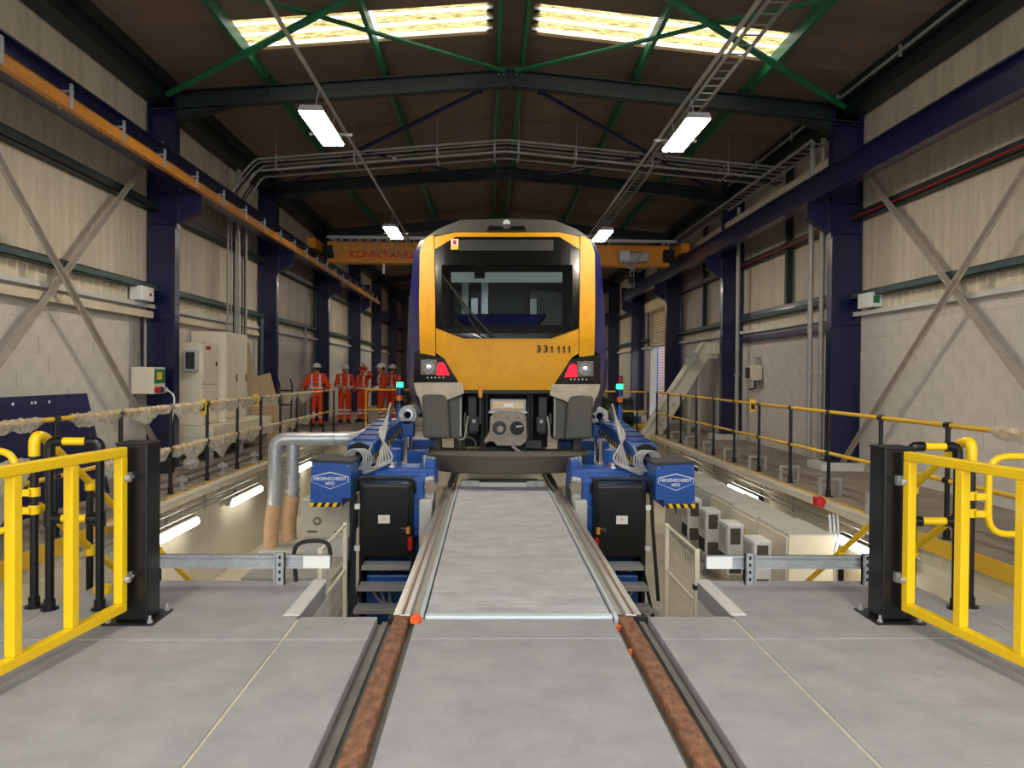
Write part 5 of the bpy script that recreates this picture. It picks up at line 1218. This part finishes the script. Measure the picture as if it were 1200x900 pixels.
# ================================================================ workers
def person(name_label, loc, yaw, H, joints, helmet, dark=False, group='workers in orange'):
    k = H/1.76
    J = dict(hipL=(.095, 0, .93), kneeL=(.11, -.01, .5), ankL=(.115, .02, .1), hipR=(-.095, 0, .93), kneeR=(-.11, -.01, .5), ankR=(-.115, .02, .1),
             shL=(.19, .01, 1.43), elL=(.27, .03, 1.15), wrL=(.26, -.08, .92), shR=(-.19, .01, 1.43), elR=(-.27, .03, 1.15), wrR=(-.26, -.08, .92), head=(0, -.02, 1.63), hx=0)
    J.update(joints)
    V_ = lambda n: Vector(J[n])
    m = MB()
    def cap(a, c, ra, rc):
        a, c = Vector(a), Vector(c); m.cyl(a, c, ra, 12, rc); m.ell(a, (ra,)*3, 12, 8); m.ell(c, (rc,)*3, 12, 8)
    for z, rx, ry in ((.93, .175, .13), (1.02, .175, .13), (1.12, .18, .13), (1.24, .195, .135), (1.34, .205, .13), (1.42, .18, .11)): m.ell((0, 0, z), (rx, ry, .11), 20, 12)
    cap((0, 0, 1.45), V_('head')-Vector((0, -.01, .06)), .062, .058)
    hd = V_('head'); m.ell(hd, (.078, .098, .118), 18, 14); m.ell(hd+Vector((0, -.035, -.065)), (.05, .05, .05), 12, 8)
    m.ell(hd+Vector((0, -.1, -.02)), (.014, .02, .024), 8, 6)
    for sx in (-1, 1): m.ell(hd+Vector((sx*.08, .005, -.015)), (.012, .024, .034), 8, 6)
    hands = []
    for q in 'LR':
        sx = 1 if q == 'L' else -1
        cap(V_('hip'+q), V_('knee'+q), .105, .08); cap(V_('knee'+q), V_('ank'+q), .08, .068)
        an = V_('ank'+q); cap(an+Vector((0, .03, -.045)), an+Vector((sx*.02, -.16, -.058)), .05, .042); m.ell(an+Vector((0, .0, -.03)), (.06, .075, .065), 12, 8)
        cap(V_('sh'+q), V_('el'+q), .075, .06); cap(V_('el'+q), V_('wr'+q), .06, .046)
        w_ = V_('wr'+q); dr_ = (w_-V_('el'+q)).normalized(); sd = dr_.cross(Vector((0, 1, 0)))
        if sd.length < .2: sd = dr_.cross(Vector((1, 0, 0)))
        sd.normalize(); nn = sd.cross(dr_).normalized(); pc = w_+dr_*.06
        for j in range(5): m.ell(w_+dr_*(.02+.017*j), (.03, .03, .03), 10, 6)
        for j, ln in enumerate((.07, .08, .075, .06)):
            b0 = w_+dr_*.085+sd*(-.03+.02*j); b1 = b0+dr_*ln*.55-nn*.012; b2 = b1+dr_*ln*.35-nn*.025
            cap(b0, b1, .0105, .01); cap(b1, b2, .01, .009)
        b0 = w_+dr_*.03+sd*.03; b1 = b0+sd*.035*sx+dr_*.03; cap(b0, b1, .013, .012); cap(b1, b1+dr_*.035-nn*.01, .012, .01)
        hands.append((w_, dr_))
    me = m.mesh('person', None); o = bpy.data.objects.new('tmp', me); COL.objects.link(o)
    r = o.modifiers.new('r', 'REMESH'); r.mode = 'VOXEL'; r.voxel_size = .0085
    sm = o.modifiers.new('s', 'SMOOTH'); sm.iterations = 3; sm.factor = .5
    dg = bpy.context.evaluated_depsgraph_get(); body = bpy.data.meshes.new_from_object(o.evaluated_get(dg)); bpy.data.objects.remove(o)
    vn = [v.normal.copy() for v in body.vertices]; vc = [v.co.copy() for v in body.vertices]
    def is_skin(c): 
        if (c-hd).length < .17 and c.z > 1.5: return True
        return any((c-w_).dot(dr_) > .012 and (c-w_).length < .22 for w_, dr_ in hands)
    def boot(c): return c.z < .11
    def arm(c):
        for q in 'LR':
            for a, b2, rng_ in (('sh', 'el', (.35, .55)), ('el', 'wr', (.45, .68))):
                A_, B2 = V_(a+q), V_(b2+q); d = B2-A_; t = (c-A_).dot(d)/d.length_squared
                if 0 < t < 1.05 and (c-A_-d*t).length < .085: return (True, rng_[0] < t < rng_[1] and a == 'el')
        return (False, False)
    suit, refl, boots = [], [], []
    for p in body.polygons:
        c = p.center
        if is_skin(c): continue
        if boot(c): boots.append(p.index); continue
        suit.append(p.index)
        ia, st_ = arm(c)
        if ia: 
            if st_: refl.append(p.index)
            if abs(c.x) > .2: continue
        if 1.06 < c.z < 1.115 and abs(c.x) < .23: refl.append(p.index)
        elif 1.115 <= c.z < 1.47 and .085 < abs(c.x) < .135: refl.append(p.index)
        elif .26 < c.z < .315 or .37 < c.z < .425: refl.append(p.index)
    def extract(idx, off, nm, mt, par):
        mp, vs, fs = {}, [], []
        for i in idx:
            f = []
            for v in body.polygons[i].vertices:
                if v not in mp: mp[v] = len(vs); vs.append(vc[v]+vn[v]*off)
                f.append(mp[v])
            fs.append(f)
        q = bpy.data.meshes.new(nm); q.from_pydata(vs, [], fs); q.materials.append(MATS[mt])
        for p in q.polygons: p.use_smooth = True
        q.update(); ob = bpy.data.objects.new(nm, q); COL.objects.link(ob); ob.parent = par; return ob
    body.materials.clear(); body.materials.append(MATS['skin'])
    for p in body.polygons: p.use_smooth = True
    root = bpy.data.objects.new('person', body); COL.objects.link(root)
    su = extract(suit, .006, 'work_suit', 'hivis_dark' if dark else 'hivis', root); extract(refl, .011, 'reflective_stripe', 'reflective', su)['kind'] = 'stuff'; extract(boots, .005, 'boots', 'boot', root)
    def child(mb, nm, mt, sm_=True): ob = mb.build(nm, mt, None, sm_); ob.parent = root; return ob
    hm = child(MB().ell(hd+Vector((0, .005, .045)), (.118, .135, .12), 20, 8, 0, 1), 'hard_hat', helmet)
    b_ = MB().ring(hd+Vector((0, .0, .04)), (0, 0, 1), .09, .128, .012, 22).add([hd+Vector(v) for v in ((-.08, -.09, .046), (.08, -.09, .046), (.05, -.175, .036), (-.05, -.175, .036), (-.08, -.09, .054), (.08, -.09, .054), (.05, -.175, .044), (-.05, -.175, .044))], [(3, 2, 1, 0), (4, 5, 6, 7), (0, 1, 5, 4), (1, 2, 6, 5), (2, 3, 7, 6), (3, 0, 4, 7)])
    ob = b_.build('hat_brim', helmet, None, True); ob.parent = hm
    child(MB().ell(hd+Vector((0, .03, .0)), (.08, .08, .075), 14, 8), 'hair', 'boot')
    for sx in (-1, 1): child(MB().ell(hd+Vector((sx*.03, -.088, .012)), (.012, .008, .008), 8, 6), 'eye', 'black')
    child(MB().ell(hd+Vector((0, -.086, -.062)), (.022, .008, .006), 8, 6), 'mouth', 'red')
    root.location = loc; root.rotation_euler = (0, 0, yaw); root.scale = (k, k, k)
    return tag(root, name_label, 'person', group)
def foot(px, Y): q = at(px, 480, Y); return (q.x, Y, 0)
PI = math.pi
person('worker in orange hi-vis with white helmet seen from the back, hands in front', foot(371, 22.6), PI, 1.84, dict(elL=(.33, .02, 1.17), wrL=(.2, -.16, 1.05), elR=(-.33, .02, 1.17), wrR=(-.2, -.16, 1.05), kneeR=(-.13, .02, .5), ankR=(-.14, .06, .1)), 'helmet_white')
person('worker in orange hi-vis with white helmet facing us, arms bent at waist', foot(404, 24.6), .15, 1.82, dict(wrL=(.12, -.22, 1.05), wrR=(-.14, -.2, 1.08), elL=(.28, .02, 1.14)), 'helmet_white')
person('worker in orange hi-vis with red helmet, one hand raised to the head', foot(425, 25.0), -.5, 1.78, dict(elL=(.34, -.05, 1.5), wrL=(.19, -.1, 1.74), wrR=(-.16, -.22, 1.02)), 'helmet_red')
person('worker in darker orange suit with white helmet standing sideways, arms forward', foot(447, 23.4), -1.25, 1.86, dict(wrL=(.14, -.26, 1.02), wrR=(-.14, -.28, 1.0), kneeL=(.11, -.06, .5)), 'helmet_white', True)
person('worker in orange hi-vis with white helmet turned away beside the train', foot(459, 25.2), 2.4, 1.85, dict(wrL=(.2, -.2, 1.1), wrR=(-.2, -.22, 1.05)), 'helmet_white')
q = at(471, 464, 21.3)
t = thing('tool_bag', 'black tool bag hanging on the left cross railing', 'bag', (q.x, 21.4, .6))
MB().ell((q.x, 21.35, .75), (.22, .1, .26), 16, 10).build('body', 'bag_black', t, True); MB().tube([(q.x+.15*math.cos(a), 21.4, 1.0+.16*math.sin(a)) for a in (j*PI/8 for j in range(9))], .012, 7).build('strap', 'bag_black', t, True)
